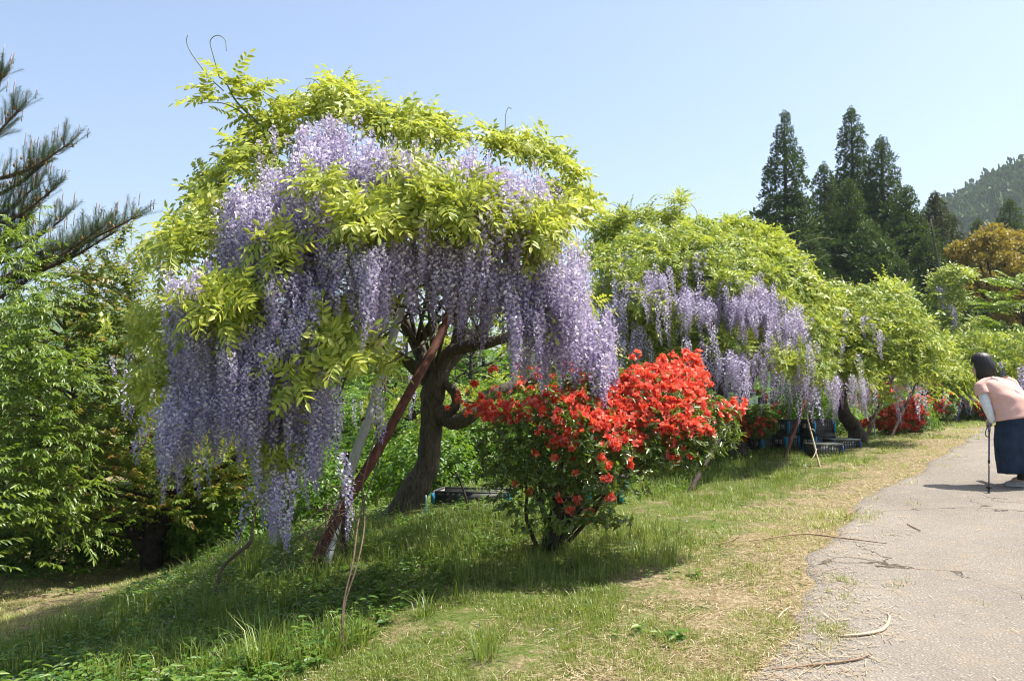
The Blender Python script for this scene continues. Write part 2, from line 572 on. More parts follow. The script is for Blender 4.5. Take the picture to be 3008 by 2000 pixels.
def ground_z(x, y):
    z = ground(x, y)
    s = side(x, y)
    near = np.hypot(x, y) < 40
    bumps = .018 * np.sin(x * 3.1 + y * 1.7) + .014 * np.sin(x * 6.7 - y * 4.9 + 1) + .012 * np.sin(y * 9.1 + x * 2.2)
    z = z + np.where(near, bumps * np.clip(s / .6, 0, 1), 0)
    onp = (s < -.12) & (s > -3.3) & near
    return np.where(onp, z - .06, z)


gx = graded(-690, 690, -9, 13, .16)
gy = graded(-60, 745, 2.5, 24, .16)
tag(grid_sheet('ground', gx, gy, ground_z, M['ground'], dryness), 'grassy sloping ground with dry straw and green turf', 'ground')

# path: rows along the left edge
prow = np.r_[np.arange(-2.0, 24.5, .12)]
pcol = np.r_[0, .04, .12, np.linspace(.25, 3.45, 24)]
V = []
for y in prow:
    x0 = float(np.interp(y, _e[:, 1], _e[:, 0]) + wob(y))
    for c in pcol:
        V.append((x0 + c, y - c * .28, 0))
V = np.array(V)
V[:, 2] = ground(V[:, 0], V[:, 1]) + .014
edge0 = np.tile(np.arange(len(pcol)), len(prow))
V[edge0 == 0, 2] -= .05
V[edge0 == len(pcol) - 1, 2] -= .05
nx = len(pcol)
i = (np.arange(len(prow) - 1)[:, None] * nx + np.arange(nx - 1)[None]).ravel()
po = mesh_obj('path', V, [np.c_[i, i + 1, i + nx + 1, i + nx]], M['path'], None, None, True)
tag(po, 'worn cracked concrete path climbing past the flowering trees', 'path', kind='structure')


def hill_z(x, y):
    return (98 * np.exp(-(((x - 245) / 150) ** 2 + ((y - 320) / 95) ** 2)) + 46 * np.exp(-(((x - 330) / 120) ** 2 + ((y - 420) / 120) ** 2))
            + 3 * np.sin(x * .05) * np.sin(y * .045)) - 9


tag(grid_sheet('hill', np.linspace(20, 560, 70), np.linspace(150, 640, 60), hill_z, M['forest']), 'wooded hill rising far behind the cedars', 'hill')


def hill_w(x, y):
    return 52 * np.exp(-(((x + 230) / 120) ** 2 + ((y - 430) / 90) ** 2)) + 30 * np.exp(-(((x + 60) / 160) ** 2 + ((y - 520) / 90) ** 2)) - 6


tag(grid_sheet('hill', np.linspace(-520, 120, 60), np.linspace(250, 700, 40), hill_w, M['forest']), 'low distant hill behind the pine and cherry trees', 'hill')

# ------------------------------------------------------------------ plant templates (V, faces, tone)
LEAF_F = np.array([(0, 4, 5, 3), (0, 3, 2, 1)])


def leaf_pts(L, W, fold=.25, droop=.15, taper=.45):
    """b,l1,l2,t,r1,r2 : two quads folded along the midrib, along +X"""
    z1, z2 = -droop * L * .12, -droop * L * .45
    return np.array([(0, 0, 0), (L * .3, W * .5, fold * W * .5 + z1), (L * (.45 + taper * .6), W * .36, fold * W * .4 + z2), (L, 0, -droop * L),
                     (L * .3, -W * .5, fold * W * .5 + z1), (L * (.45 + taper * .6), -W * .36, fold * W * .4 + z2)])


def pinnate(L=.25, n=5, ll=.062, lw=.023, droop=.35, fold=.2):
    g = Geo()
    for k in range(n + 1):
        t = .22 + .78 * k / n
        px = np.array([L * t, 0, -droop * L * t * t])
        tang = unit(np.array([1, 0, -2 * droop * t]))
        l = ll * (1.0 if .1 < k / n < .95 else .85) * rng.uniform(.85, 1.1)
        if k == n:
            Mx = basis(tang)[0]
            g.add(leaf_pts(l * 1.1, lw, fold, .2) @ Mx.T + px, LEAF_F)
        else:
            for sgn in (1, -1):
                d = unit(tang * .55 + np.array([0, sgn * 1.0, rng.uniform(-.35, .15)]))
                Mx = basis(d, np.array([[.15, 0, 1.0]]), np.array([rng.normal() * .3]))[0]
                g.add(leaf_pts(l, lw * rng.uniform(.85, 1.1), fold, .22) @ Mx.T + px, LEAF_F)
    w = L * .009
    p = [(L * t, 0, -droop * L * t * t) for t in (0, .4, .7, 1)]
    V = np.array([(x, sg * w, z) for x, _, z in p for sg in (1, -1)])
    g.add(V, np.array([(2 * a, 2 * a + 1, 2 * a + 3, 2 * a + 2) for a in range(3)]))
    return g.get()


def shoot(nl=7, spread=(.05, .9), size=1.0, up=.5):
    """spray of pinnate leaves round a short twig, main axis +Z"""
    g = Geo()
    a0 = rng.uniform(0, 6)
    for k in range(nl):
        t = k / nl
        V, Fc, T = pinnate(rng.uniform(.20, .31) * size, rng.integers(4, 6), .086 * size, .034 * size, rng.uniform(.1, .6), rng.uniform(.1, .35))
        a = a0 + k * 2.4 + rng.normal() * .2
        el = rng.uniform(*spread) + .45 * t
        d = np.array([math.cos(a) * math.cos(el), math.sin(a) * math.cos(el), math.sin(el)])
        Mx = basis(d, None, np.array([rng.normal() * .3]))[0]
        g.add(V @ Mx.T + np.array([0, 0, .14 * size * t]), Fc, T)
    return g.get()


def raceme(L=.5, n=70, R=.05, fs=1.0):
    """hanging flower cluster from the origin down -Z: pale standard petal + violet keel per floret"""
    g = Geo()
    V, Fq, T = [], [], []
    for k in range(n):
        t = (k + rng.uniform(0, .8)) / n
        t = .06 + .94 * t
        r = R * (1.0 if t < .35 else 1.0 - .78 * (t - .35) / .65) * rng.uniform(.55, 1.15)
        if t < .12: r *= .6
        a = k * 2.39996 + rng.normal() * .25
        s = (.0135 if t < .72 else .0135 - .0075 * (t - .72) / .28) * rng.uniform(.85, 1.2) * fs
        o = np.array([math.cos(a), math.sin(a), 0])
        sd = np.array([-math.sin(a), math.cos(a), 0])
        c = o * r + np.array([.012 * math.sin(t * 7), .012 * math.cos(t * 5), -L * t])
        tw = rng.normal() * .5
        sd = unit(sd * math.cos(tw) + np.array([0, 0, 1]) * math.sin(tw))
        upv = unit(np.array([0, 0, 1.0]) * .75 + o * rng.uniform(.1, .7) + rng.normal(size=3) * .2)
        b = len(V)
        pale = .78 if t < .6 else .78 - .5 * (t - .6) / .4
        # standard (banner) petal
        V += [c + sd * s * .2 - upv * s * .3, c + sd * s * 1.05 + upv * s * .55, c + upv * s * 1.25 + o * s * .3, c - sd * s * 1.05 + upv * s * .55]
        T += [pale - .2, pale, pale + .1, pale]
        Fq.append((b, b + 1, b + 2, b + 3))
        # keel and wings
        b = len(V)
        q = o * s * 1.15 - np.array([0, 0, 1]) * s * .75
        V += [c, c + q * .6 + sd * s * .55, c + q * 1.25, c + q * .6 - sd * s * .55]
        kk = .16 if t < .6 else .1
        T += [kk + .15, kk + .05, kk, kk + .05]
        Fq.append((b, b + 1, b + 2, b + 3))
    g.add(V, np.array(Fq), T)
    w = .0022
    g.add([(w, 0, 0), (-w, 0, 0), (-w, 0, -L), (w, 0, -L), (0, w, 0), (0, -w, 0), (0, -w, -L), (0, w, -L)], np.array([(0, 1, 2, 3), (4, 5, 6, 7)]), .3)
    return g.get()


def twig_spray(L=.5, n=12, ll=.085, lw=.032, hang=.5, rise=.1, tip_tone=None, lo=.3):
    """leafy twig along +X with alternate leaves drooping to both sides"""
    g = Geo()
    for k in range(n):
        t = lo + (1 - lo) * k / (n - 1)
        p = np.array([L * t, .02 * math.sin(t * 9), rise * L * t - .12 * L * t * t])
        sg = 1 if k % 2 else -1
        d = unit(np.array([.75 + .5 * (k == n - 1), sg * rng.uniform(.4, 1.0) * (k < n - 1), -hang * rng.uniform(.3, 1.3)]))
        Mx = basis(d, None, np.array([rng.normal() * .35]))[0]
        tn = .35 if tip_tone is None else (.25 + (tip_tone - .25) * max(0, (t - .45) / .55))
        g.add(leaf_pts(ll * rng.uniform(.7, 1.15), lw * rng.uniform(.85, 1.1), .25, .25) @ Mx.T + p, LEAF_F, tn)
    w = .004
    p = [(0, 0, 0), (L * .5, .02 * math.sin(4.5), rise * L * .5 - .03 * L), (L, .02 * math.sin(9), rise * L - .12 * L)]
    V = np.array([(x, y + sg * w, z) for x, y, z in p for sg in (1, -1)])
    g.add(V, np.array([(0, 1, 3, 2), (2, 3, 5, 4)]), .1)
    return g.get()


def blob_clump(n=120, flat=.75, lw=.16, ll=.42, up=.35, core=.35):
    """rounded tuft of narrow blades pointing outward, unit radius"""
    d = rand_dirs(n, -.75, 1)
    r0 = rng.uniform(core, .72, n)
    P = d * r0[:, None] * np.array([1, 1, flat])
    dd = unit(d + np.array([0, 0, up]) + rng.normal(size=(n, 3)) * .3)
    B = basis(dd, None, rng.uniform(0, 6, n))
    L = rng.uniform(.6, 1.1, n) * ll
    W = rng.uniform(.7, 1.2, n) * lw
    t = np.array([(0, -.5, 0), (.55, -.45, .05), (1, 0, 0), (.55, .45, .05)])
    V = np.einsum('mij,mnj->mni', B, t[None] * np.stack([L, W, W], -1)[:, None, :]) + P[:, None, :]
    Fq = (np.arange(n) * 4)[:, None] + np.arange(4)[None]
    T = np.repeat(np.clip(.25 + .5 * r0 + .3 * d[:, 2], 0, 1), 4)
    return V.reshape(-1, 3), [Fq], T


def tuft(nb=9, h=.1, spread=.05, w=.004, lean=.6, simple=False):
    g = Geo()
    for k in range(nb):
        a = rng.uniform(0, 2 * PI); r = spread * math.sqrt(rng.uniform())
        hh = h * rng.uniform(.5, 1.2)
        o = np.array([math.cos(a), math.sin(a), 0])
        l = rng.uniform(.1, 1) * lean
        az = a + rng.normal() * .8
        dv = np.array([math.cos(az), math.sin(az), 0])
        sd = np.array([-math.sin(az), math.cos(az), 0]) * w * .5
        b = o * r
        m = b + dv * hh * l * .3 + np.array([0, 0, hh * .6])
        t = b + dv * hh * l + np.array([0, 0, hh * (1 - .35 * l)])
        tn = rng.uniform(.1, .75)
        if simple:
            g.add([b - sd, b + sd, t], [np.array([(0, 1, 2)])], tn)
            continue
        g.add([b - sd, b + sd, m + sd * .8, m - sd * .8, t], [np.array([(0, 1, 2, 3)]), np.array([(3, 2, 4)])], tn)
    return g.get()


def rosette(n=7, ll=.05, lw=.025, h=.06):
    g = Geo()
    for k in range(n):
        a = k * 2.4 + rng.normal() * .3; z = h * k / n
        d = np.array([math.cos(a), math.sin(a), rng.uniform(.1, .8)])
        Mx = basis(d, None, np.array([rng.normal() * .3]))[0]
        g.add(leaf_pts(ll * rng.uniform(.6, 1.2), lw * rng.uniform(.8, 1.2), .25, .4) @ Mx.T + np.array([0, 0, z]), LEAF_F)
    return g.get()


SHOOTS = [shoot(int(n)) for n in (6, 7, 8, 7, 6)]
SHOOTS_FLAT = [shoot(6, (-.35, .45)) for _ in range(3)]

RAC = [raceme(L, n, r) for L, n, r in ((.28, 44, .036), (.38, 56, .040), (.48, 70, .040), (.56, 80, .040), (.64, 88, .038), (.42, 50, .046))]


RAC_LO = [raceme(L, int(n * .55), r, 1.3) for L, n, r in ((.28, 46, .036), (.38, 60, .042), (.48, 74, .042), (.56, 84, .042), (.64, 92, .040), (.42, 52, .046))]


def leafq(L, W):
    return np.array([(0, 0, 0), (L * .42, W * .55, .06 * L), (L, 0, -.15 * L), (L * .42, -W * .55, .06 * L)])


LEAFQ_F = np.array([(0, 3, 2, 1)])


def pinnate_lo(L, n, ll, lw, droop):
    g = Geo()
    for k in range(n + 1):
        t = .22 + .78 * k / n
        px = np.array([L * t, 0, -droop * L * t * t]); tang = unit(np.array([1, 0, -2 * droop * t]))
        if k == n: g.add(leafq(ll * 1.1, lw) @ basis(tang)[0].T + px, LEAFQ_F)
        else:
            for sgn in (1, -1):
                d = unit(tang * .55 + np.array([0, sgn * 1.0, rng.uniform(-.35, .15)]))
                g.add(leafq(ll * rng.uniform(.85, 1.1), lw) @ basis(d, np.array([[.15, 0, 1.0]]), np.array([rng.normal() * .3]))[0].T + px, LEAFQ_F)
    return g.get()


def shoot_lo(nl=7, spread=(.05, .9)):
    g = Geo(); a0 = rng.uniform(0, 6)
    for k in range(nl):
        V, Fc, T = pinnate_lo(rng.uniform(.20, .31), int(rng.integers(4, 6)), .088, .037, rng.uniform(.1, .6))
        a = a0 + k * 2.4 + rng.normal() * .2; el = rng.uniform(*spread) + .35 * k / nl
        d = np.array([math.cos(a) * math.cos(el), math.sin(a) * math.cos(el), math.sin(el)])
        g.add(V @ basis(d, None, np.array([rng.normal() * .3]))[0].T + np.array([0, 0, .14 * k / nl]), Fc, T)
    return g.get()


SHOOTS_LO = [shoot_lo(int(n)) for n in (6, 7, 8, 7, 6)] + [shoot_lo(6, (-.35, .45)) for _ in range(3)]


# ------------------------------------------------------------------ wisteria
class Dome:
    bump = .0

    def __init__(s, cx, cy, R, z0, H, bump=0.0):
        s.bump = bump
        s.cx, s.cy, s.R, s.z0, s.H = cx, cy, R, z0, H

    def depth(s, u, v):
        y = s.cy - .6 * s.R
        for _ in range(8):
            p = at(u, v, y)
            k = 1 - ((p[0] - s.cx) / s.R) ** 2 - (max(p[2] - s.z0, 0) / s.H) ** 2
            y = .5 * y + .5 * (s.cy - s.R * math.sqrt(max(k, 0)))
        p = at(u, v, y)
        return y + s.bump * (math.sin(p[0] * 4.1 + 1.3 * s.cy) * math.sin(p[2] * 4.7 + .9 * s.cx) + .5 * math.sin(p[0] * 8.3 + p[2] * 5.1))


def in_patch(p, n):
    x, y, rx, ry = p[:4]
    a = rng.uniform(0, 2 * PI, n); r = np.sqrt(rng.uniform(0, 1, n))
    return np.c_[x + rx * r * np.cos(a), y + ry * r * np.sin(a)]


def place_parts(root, name, datas, which, Mx, P, order, limit):
    """the pieces that show largest become objects of their own; returns the indices left over"""
    for j in order[:limit]:
        o = bpy.data.objects.new(name, datas[which[j]])
        m4 = np.eye(4); m4[:3, :3] = Mx[j]; m4[:3, 3] = P[j]
        link(o, root)
        o.matrix_basis = Matrix(m4.tolist())
    return order[limit:]


WDATA = {}


def wdata(mat_l, mat_f):
    k = (mat_l, mat_f)
    if k not in WDATA:
        WDATA[k] = ([mesh_data('leaf_spray', V, Fc, M[mat_l], T) for V, Fc, T in SHOOTS + SHOOTS_FLAT],
                    [mesh_data('flower_cluster', V, Fc, M[mat_f], T) for V, Fc, T in RAC])
    return WDATA[k]


def wisteria(label, base, dome, leaf_p, flow_p, trunk, limbs, hub, mat_l='wleaf', mat_f='flower', ld=1.0, fd=1.0, leaf_parts=300, flower_parts=300,
             back_l=150, back_f=120, back_z=(1.0, 1.0), lscale=1.0, fscale=1.0, twigs=26, group='wisteria trees in a row beside the path', zlow=.8, shrink=20, inner=200, inner_z=2.6):
    root = thing('wisteria_tree', label, 'tree', base, group)
    g = Geo()
    for pts, rad in trunk: tube_geo(g, pts, rad, 12, 7, .11)
    g.obj('trunk', M['bark'], root, True)
    for pts, rad in limbs:
        g = Geo(); tube_geo(g, pts, rad, 8, 6, .12); g.obj('limb', M['bark'], root, True)
    # leaves on the visible face of the crown
    P, Dr, front = [], [], []
    for p in leaf_p:
        x, y, rx, ry = p[:4]; dy = p[4] if len(p) > 4 else 0
        n = max(2, int(ld * rx * ry * PI / 700 * (2.2 if dy < -.4 else 1.0)))
        p = (x, y, max(8, rx - shrink), max(7, ry - shrink * .8))
        for layer in (0, 1):
            for q in in_patch(p, n if layer == 0 else n // 2):
                dep = dome.depth(q[0] * DSC, q[1] * DSC) + dy + (rng.uniform(-.08, .25) if layer == 0 else rng.uniform(.3, .85))
                w = dat(q[0], q[1], dep)
                P.append(w); front.append(dep)
                out = np.array([w[0] - dome.cx, w[1] - dome.cy, (w[2] - dome.z0) * .8])
                Dr.append(unit(unit(out) * .9 + np.array([0, -.1, .55]) + rng.normal(size=3) * .42))
    nf = len(P)
    for _ in range(back_l):
        a = rng.uniform(0, 2 * PI); rr = math.sqrt(rng.uniform(.05, 1)) * dome.R * .84
        x, y = dome.cx - .2 + rr * math.cos(a), dome.cy + rr * math.sin(a) * (.62 if math.sin(a) > 0 else 1)
        top = dome.z0 + dome.H * .88 * math.sqrt(max(0, 1 - (rr / dome.R / .86) ** 2)) + .15 * math.sin(x * 4) * math.sin(y * 4)
        w = np.array([x, y, top * .97 - rng.uniform(.05, .45)])
        if y < dome.cy - .35 * dome.R or (x < dome.cx - 1.3 and y > dome.cy + .2): continue
        P.append(w); front.append(99)
        Dr.append(unit(np.array([x - dome.cx, y - dome.cy, 1.2]) + rng.normal(size=3) * .4))
    for _ in range(inner):
        d = rand_dirs(1, 0, 1)[0] * rng.uniform(.45, .8)
        w = np.array([dome.cx, dome.cy, dome.z0]) + d * np.array([dome.R, dome.R * (.6 if d[1] > 0 else 1), dome.H])
        if w[2] < inner_z or (w[0] < dome.cx - 1.3 and w[1] > dome.cy + .2): continue
        P.append(w); front.append(99); Dr.append(unit(d + np.array([0, 0, .6]) + rng.normal(size=3) * .3))
    P, Dr, front = np.array(P), np.array(Dr), np.array(front)
    n = len(P)
    which = rng.integers(0, len(SHOOTS), n)
    fl = rng.uniform(size=n) < .25
    which[fl] = len(SHOOTS) + rng.integers(0, len(SHOOTS_FLAT), fl.sum())
    sc = rng.uniform(.8, 1.2, n) * lscale
    B = basis(Dr, np.array([[1.0, .3, 0]]), rng.uniform(0, 6, n))
    B = np.stack([B[:, :, 1], B[:, :, 2], B[:, :, 0]], -1) * sc[:, None, None]
    dl, df = wdata(mat_l, mat_f)
    rest = place_parts(root, 'leaf_spray', dl, which, B, P, np.argsort(front, kind='stable'), leaf_parts)
    if len(rest):
        o = scatter(SHOOTS_LO, which[rest], B[rest], P[rest]).obj('foliage', M[mat_l], root)
        o['kind'] = 'stuff'
    leafP = P[:nf]
    # flower clusters
    P, front = [], []
    for p in flow_p:
        x, y, rx, ry = p[:4]; dy = p[4] if len(p) > 4 else 0
        n = max(2, int(fd * rx * ry * PI / 235 * (p[5] if len(p) > 5 else 1)))
        for q in in_patch(p, n):
            dep = dome.depth(q[0] * DSC, q[1] * DSC) + dy - .34 + rng.uniform(-.1, .42)
            w = dat(q[0], q[1], dep)
            P.append(w); front.append(dep)
    nf = len(P)
    for _ in range(back_f):
        a = rng.uniform(0, 2 * PI); rr = math.sqrt(rng.uniform(.1, .95)) * dome.R
        x, y = dome.cx + rr * math.cos(a), dome.cy + rr * math.sin(a)
        if y < dome.cy - .1 * dome.R: continue
        top = dome.z0 + dome.H * math.sqrt(max(0, 1 - (rr / dome.R) ** 2))
        lo_ = max(zlow + .7, top - 1.3)
        P.append(np.array([x, y, lo_ + rng.uniform() * max(top - .1 - lo_, 0)])); front.append(99)
    P, front = np.array(P), np.array(front)
    n = len(P)
    which = rng.integers(0, len(RAC), n)
    tilt = unit(np.c_[rng.normal(size=(n, 2)) * .10, np.ones(n)])
    B = basis(tilt, np.array([[1.0, .3, 0]]), rng.uniform(0, 6, n))
    B = np.stack([B[:, :, 1], B[:, :, 2], B[:, :, 0]], -1) * (rng.uniform(.8, 1.2, n) * fscale)[:, None, None]
    rest = place_parts(root, 'flower_cluster', df, which, B, P, np.argsort(front, kind='stable'), flower_parts)
    if len(rest):
        o = scatter(RAC_LO, which[rest], B[rest], P[rest]).obj('blossoms', M[mat_f], root)
        o['kind'] = 'stuff'
    # twigs from the hub of the tree out to the leafy patches
    g = Geo()
    sel = rng.choice(len(leafP), min(twigs, len(leafP)), replace=False)
    for j in sel:
        e = leafP[j]; h = np.array(hub[rng.integers(len(hub))], float)
        m1 = h + (e - h) * .4 + rng.normal(size=3) * .16 + np.array([0, 0, .12])
        m2 = h + (e - h) * .75 + rng.normal(size=3) * .12 + np.array([0, 0, .08])
        tube_geo(g, [h, m1, m2, e], [rng.uniform(.018, .035), .014, .009, .004], 5, 5, .1)
    o = g.obj('twigs', M['bark'], root, True)
    o['kind'] = 'stuff'
    return root


base1 = onground(1200, 1500)
TY = base1[1]
D1 = Dome(-1.3, TY - 1.1, 2.95, 1.6, 2.95, .2)
leaf1 = [(780, 240, 80, 42), (745, 272, 60, 40), (835, 290, 75, 42, .15), (900, 315, 50, 28, .2), (955, 305, 55, 42), (1030, 330, 50, 28), (1125, 335, 75, 30, .25), (1210, 347, 75, 32, .25), (1275, 388, 30, 26),
         (640, 310, 60, 50, .3), (600, 360, 60, 45, .3), (545, 400, 45, 35, .3), (500, 430, 30, 30, .3), (480, 490, 48, 45), (440, 550, 62, 45), (395, 585, 28, 36), (530, 530, 40, 45, .15), (500, 590, 45, 30, .2),
         (940, 410, 45, 40, .2), (860, 440, 40, 25, .3), (930, 450, 50, 25, .1), (1010, 420, 40, 20, .2),
         (865, 510, 80, 42, -.5), (960, 475, 85, 38, -.5), (1060, 490, 90, 46, -.52), (1130, 525, 80, 40, -.52), (1200, 545, 70, 42, -.5), (1260, 520, 55, 45, -.35), (1210, 590, 30, 28, -.46), (1290, 460, 40, 40, .2), (1335, 490, 26, 45, .1),
         (650, 580, 52, 26, -.52), (690, 415, 60, 30, .3), (735, 440, 40, 20, .3), (600, 470, 20, 20, .3), (510, 715, 75, 40, -.5), (560, 690, 48, 34, -.5), (455, 735, 30, 18, -.46),
         (755, 770, 34, 32, -.46), (790, 830, 40, 20, -.46), (685, 885, 50, 26, -.48), (930, 430, 50, 40, -.48), (740, 450, 44, 20, -.48), (880, 850, 12, 9, -.46), (850, 715, 10, 9, -.2),
         (355, 770, 40, 50), (385, 860, 45, 40), (350, 900, 20, 30), (1235, 735, 30, 25), (1205, 690, 35, 20), (770, 620, 20, 20, -.1), (655, 990, 26, 20, -.2), (640, 1055, 30, 18, -.48),
         (760, 530, 20, 14, -.46), (640, 530, 26, 12, -.46)] + [(x, y + 26, 30, 20, .2) for x, y in ((790, 195), (815, 205), (760, 210), (945, 262), (1000, 278), (970, 270), (1150, 325), (1190, 330), (1240, 340), (1290, 365), (1315, 392), (690, 240), (720, 225), (660, 270), (560, 335), (500, 402), (475, 440), (385, 548), (420, 520), (1335, 455), (1040, 315), (880, 265), (860, 250), (600, 310))]
flow1 = [(740, 300, 55, 40, -.25), (765, 285, 40, 30, -.25), (720, 335, 45, 20, -.25), (840, 345, 60, 30, -.4), (890, 365, 70, 32, -.4), (1075, 385, 62, 35, -.4), (1140, 410, 60, 36, -.4), (1230, 420, 40, 26, -.35), (1000, 385, 40, 20, -.35), (640, 400, 50, 24, -.2), (900, 420, 50, 16, -.15), (1180, 390, 40, 16, -.2), (1260, 400, 24, 12), (1180, 460, 40, 30), (950, 360, 60, 20),
         (560, 450, 45, 45, -.2), (630, 445, 60, 36, -.2), (700, 465, 55, 42, -.2), (745, 480, 50, 40, -.2), (610, 500, 70, 40, -.2), (700, 540, 60, 50, -.1), (750, 560, 45, 45, -.1), (660, 620, 45, 22, -.25), (625, 625, 35, 20, -.25), (720, 640, 40, 40, -.1), (560, 540, 50, 40, .1),
         (540, 600, 40, 40, .1), (490, 640, 60, 50, -.2), (435, 670, 45, 40, -.2), (395, 640, 14, 30), (410, 730, 30, 40), (560, 760, 60, 36), (500, 790, 60, 45), (620, 770, 60, 45), (590, 820, 60, 40), (680, 745, 50, 40), (450, 800, 50, 50), (700, 690, 40, 30, -.1),
         (660, 840, 50, 30), (540, 870, 60, 40), (425, 900, 45, 30), (372, 940, 34, 24), (420, 955, 42, 20), (600, 900, 50, 30), (490, 900, 30, 30),
         (840, 570, 36, 36), (900, 560, 45, 32), (960, 560, 50, 34), (1015, 575, 45, 30), (1075, 590, 50, 32), (1125, 605, 40, 34), (860, 610, 40, 24), (1100, 640, 40, 20),
         (1170, 620, 40, 36), (1215, 640, 50, 45), (1270, 620, 50, 50), (1325, 580, 20, 50), (1310, 660, 40, 50), (1225, 720, 45, 30), (1280, 720, 45, 36), (1330, 720, 30, 40), (1190, 700, 30, 30, .3), (1375, 740, 36, 50), (1385, 800, 28, 40, -.1),
         (715, 870, 50, 24, 0), (755, 880, 28, 18, 0), (858, 885, 18, 9, 0), (700, 925, 45, 22, -.05), (740, 930, 22, 16, -.05), (650, 945, 36, 26, 0), (615, 1072, 24, 22, -.15), (652, 1072, 24, 22, -.15), (722, 985, 22, 22, -.1), (688, 985, 24, 18, -.1), (635, 1090, 22, 14, -.15), (795, 1030, 6, 5, -.1), (690, 370, 130, 90, -.2, .14), (960, 350, 190, 60, -.25, .16), (1150, 410, 130, 70, -.3, .18), (860, 420, 130, 60, -.3, .12), (1050, 470, 190, 50, -.3, .08), (560, 520, 120, 90, -.15, .12), (1260, 480, 60, 60, -.25, .3), (800, 290, 80, 40, -.25, .15)]


def tp(lst, dy=0.0):
    return [dat(x, y, TY + d + dy) for x, y, d in lst]


trunk1 = [(tp([(925, 1200, .0), (950, 1140, -.05), (982, 1080, 0), (990, 1020, 0), (993, 960, .02), (1000, 900, 0), (1012, 850, -.05)]), [.24, .17, .135, .13, .125, .14, .11])]
limbs1 = [(tp([(1000, 880, 0), (1030, 815, -.1), (1080, 798, -.2), (1140, 785, -.3), (1195, 765, -.3), (1290, 700, -.2)]), [.10, .075, .07, .06, .05, .02]),
          (tp([(1005, 870, 0), (1050, 800, .1), (1062, 730, .1), (1068, 660, .0), (1050, 570, -.3), (1000, 470, -.8)]), [.11, .09, .085, .085, .06, .03]),
          (tp([(990, 880, 0), (965, 810, .1), (930, 740, .0), (900, 680, -.2), (880, 600, -.4), (820, 480, -.9)]), [.1, .07, .06, .05, .04, .02]),
          (tp([(1000, 940, 0), (1040, 970, -.1), (1080, 955, -.2), (1130, 910, -.1), (1200, 880, .1), (1290, 830, .3), (1380, 760, .5)]), [.10, .10, .09, .08, .06, .05, .03]),
          (tp([(985, 870, 0), (920, 820, -.2), (860, 795, -.4), (790, 780, -.7), (690, 740, -1.0), (560, 680, -1.4)]), [.09, .06, .055, .05, .04, .02]),
          (tp([(985, 860, .1), (960, 780, .5), (900, 700, .9), (820, 620, 1.2), (700, 520, 1.2)]), [.08, .06, .05, .04, .02]),
          (tp([(1010, 860, .1), (1090, 780, .6), (1160, 680, 1.0), (1230, 580, 1.2), (1260, 480, 1.0)]), [.08, .06, .05, .04, .02]),
          (tp([(1020, 880, -.05), (1045, 900, -.12), (1052, 925, -.15), (1035, 955, -.12)]), [.05, .06, .055, .05]),
          (tp([(800, 785, -.7), (740, 840, -1.3), (690, 900, -1.9), (660, 960, -2.2), (640, 1040, -2.5)]), [.04, .03, .025, .02, .015]),
          (tp([(690, 740, -1.0), (560, 760, -.9), (450, 820, -.6), (390, 900, -.4)]), [.03, .025, .02, .012])]
hub1 = tp([(1000, 860, 0), (960, 790, .1), (1060, 740, .1), (1040, 610, -.2), (890, 640, -.3), (860, 795, -.4), (1120, 790, -.25), (700, 745, -1.0), (900, 700, .8), (1160, 690, .9)])
w1 = wisteria('large gnarled wisteria in full violet bloom propped by a grey post and rusty pipe', base1, D1, leaf1, flow1, trunk1, limbs1, hub1,
              back_l=150, back_f=190, twigs=60, inner=200, inner_z=2.95, ld=.62, fd=1.2, shrink=30, lscale=.78, fscale=.88)

# long shoots and tendrils reaching out of the crown
spr = [dat(x, y, 7.6) for x, y in ((640, 345), (600, 290), (545, 235), (520, 190), (505, 178), (490, 125), (484, 95), (500, 82), (518, 92), (521, 118))]
def tendril(root, pts, rad, name='tendril'):
    g = Geo(); tube_geo(g, pts, rad, 5, 5); g.obj(name, M['green_vine'], root, True)


tendril(w1, spr[:5], [.014, .012, .009, .007, .006], 'long_shoot')
tendril(w1, spr[4:], [.006, .0045, .004, .004, .0035, .003])
tendril(w1, [dat(x, y, 7.6) for x, y in ((515, 210), (482, 178), (445, 130), (430, 100), (432, 80))], [.005, .005, .004, .004, .003])
tendril(w1, [dat(x, y, 8.2) for x, y in ((690, 255), (620, 220), (580, 190), (562, 170), (548, 168))], [.004, .004, .003, .003, .003])
tendril(w1, [dat(x, y, 8.4) for x, y in ((1160, 330), (1163, 300), (1165, 262), (1172, 248), (1178, 252))], [.004, .004, .003, .003, .003])
tendril(w1, [dat(x, y, 8.0) for x, y in ((760, 235), (735, 195), (720, 183), (703, 182))], [.004, .003, .003, .002])
tendril(w1, [dat(x, y, 7.6) for x, y in ((600, 290), (560, 262), (520, 240), (480, 236), (458, 240))], [.007, .006, .005, .004, .003])
g = Geo()
leafpos = [(500, 195), (520, 185), (540, 190), (505, 215), (478, 232), (462, 236), (545, 225), (565, 210), (585, 215), (560, 240), (590, 240), (615, 245), (600, 265), (575, 275), (630, 270), (640, 290), (530, 240), (610, 225), (490, 205), (575, 195)] * 2
for x, y in leafpos:
    V, Fc, T = pinnate(rng.uniform(.20, .28), 5, .085, .033, rng.uniform(.2, .6))
    d = np.array([rng.uniform(-1, .9), rng.uniform(-.6, .6), rng.uniform(-.1, .7)])
    g.add(V @ basis(d)[0].T + dat(x + rng.normal() * 5, y + rng.normal() * 5, 7.6 + rng.uniform(-.1, .15)), Fc, T)
g.obj('shoot_leaves', M['wleaf'], w1)
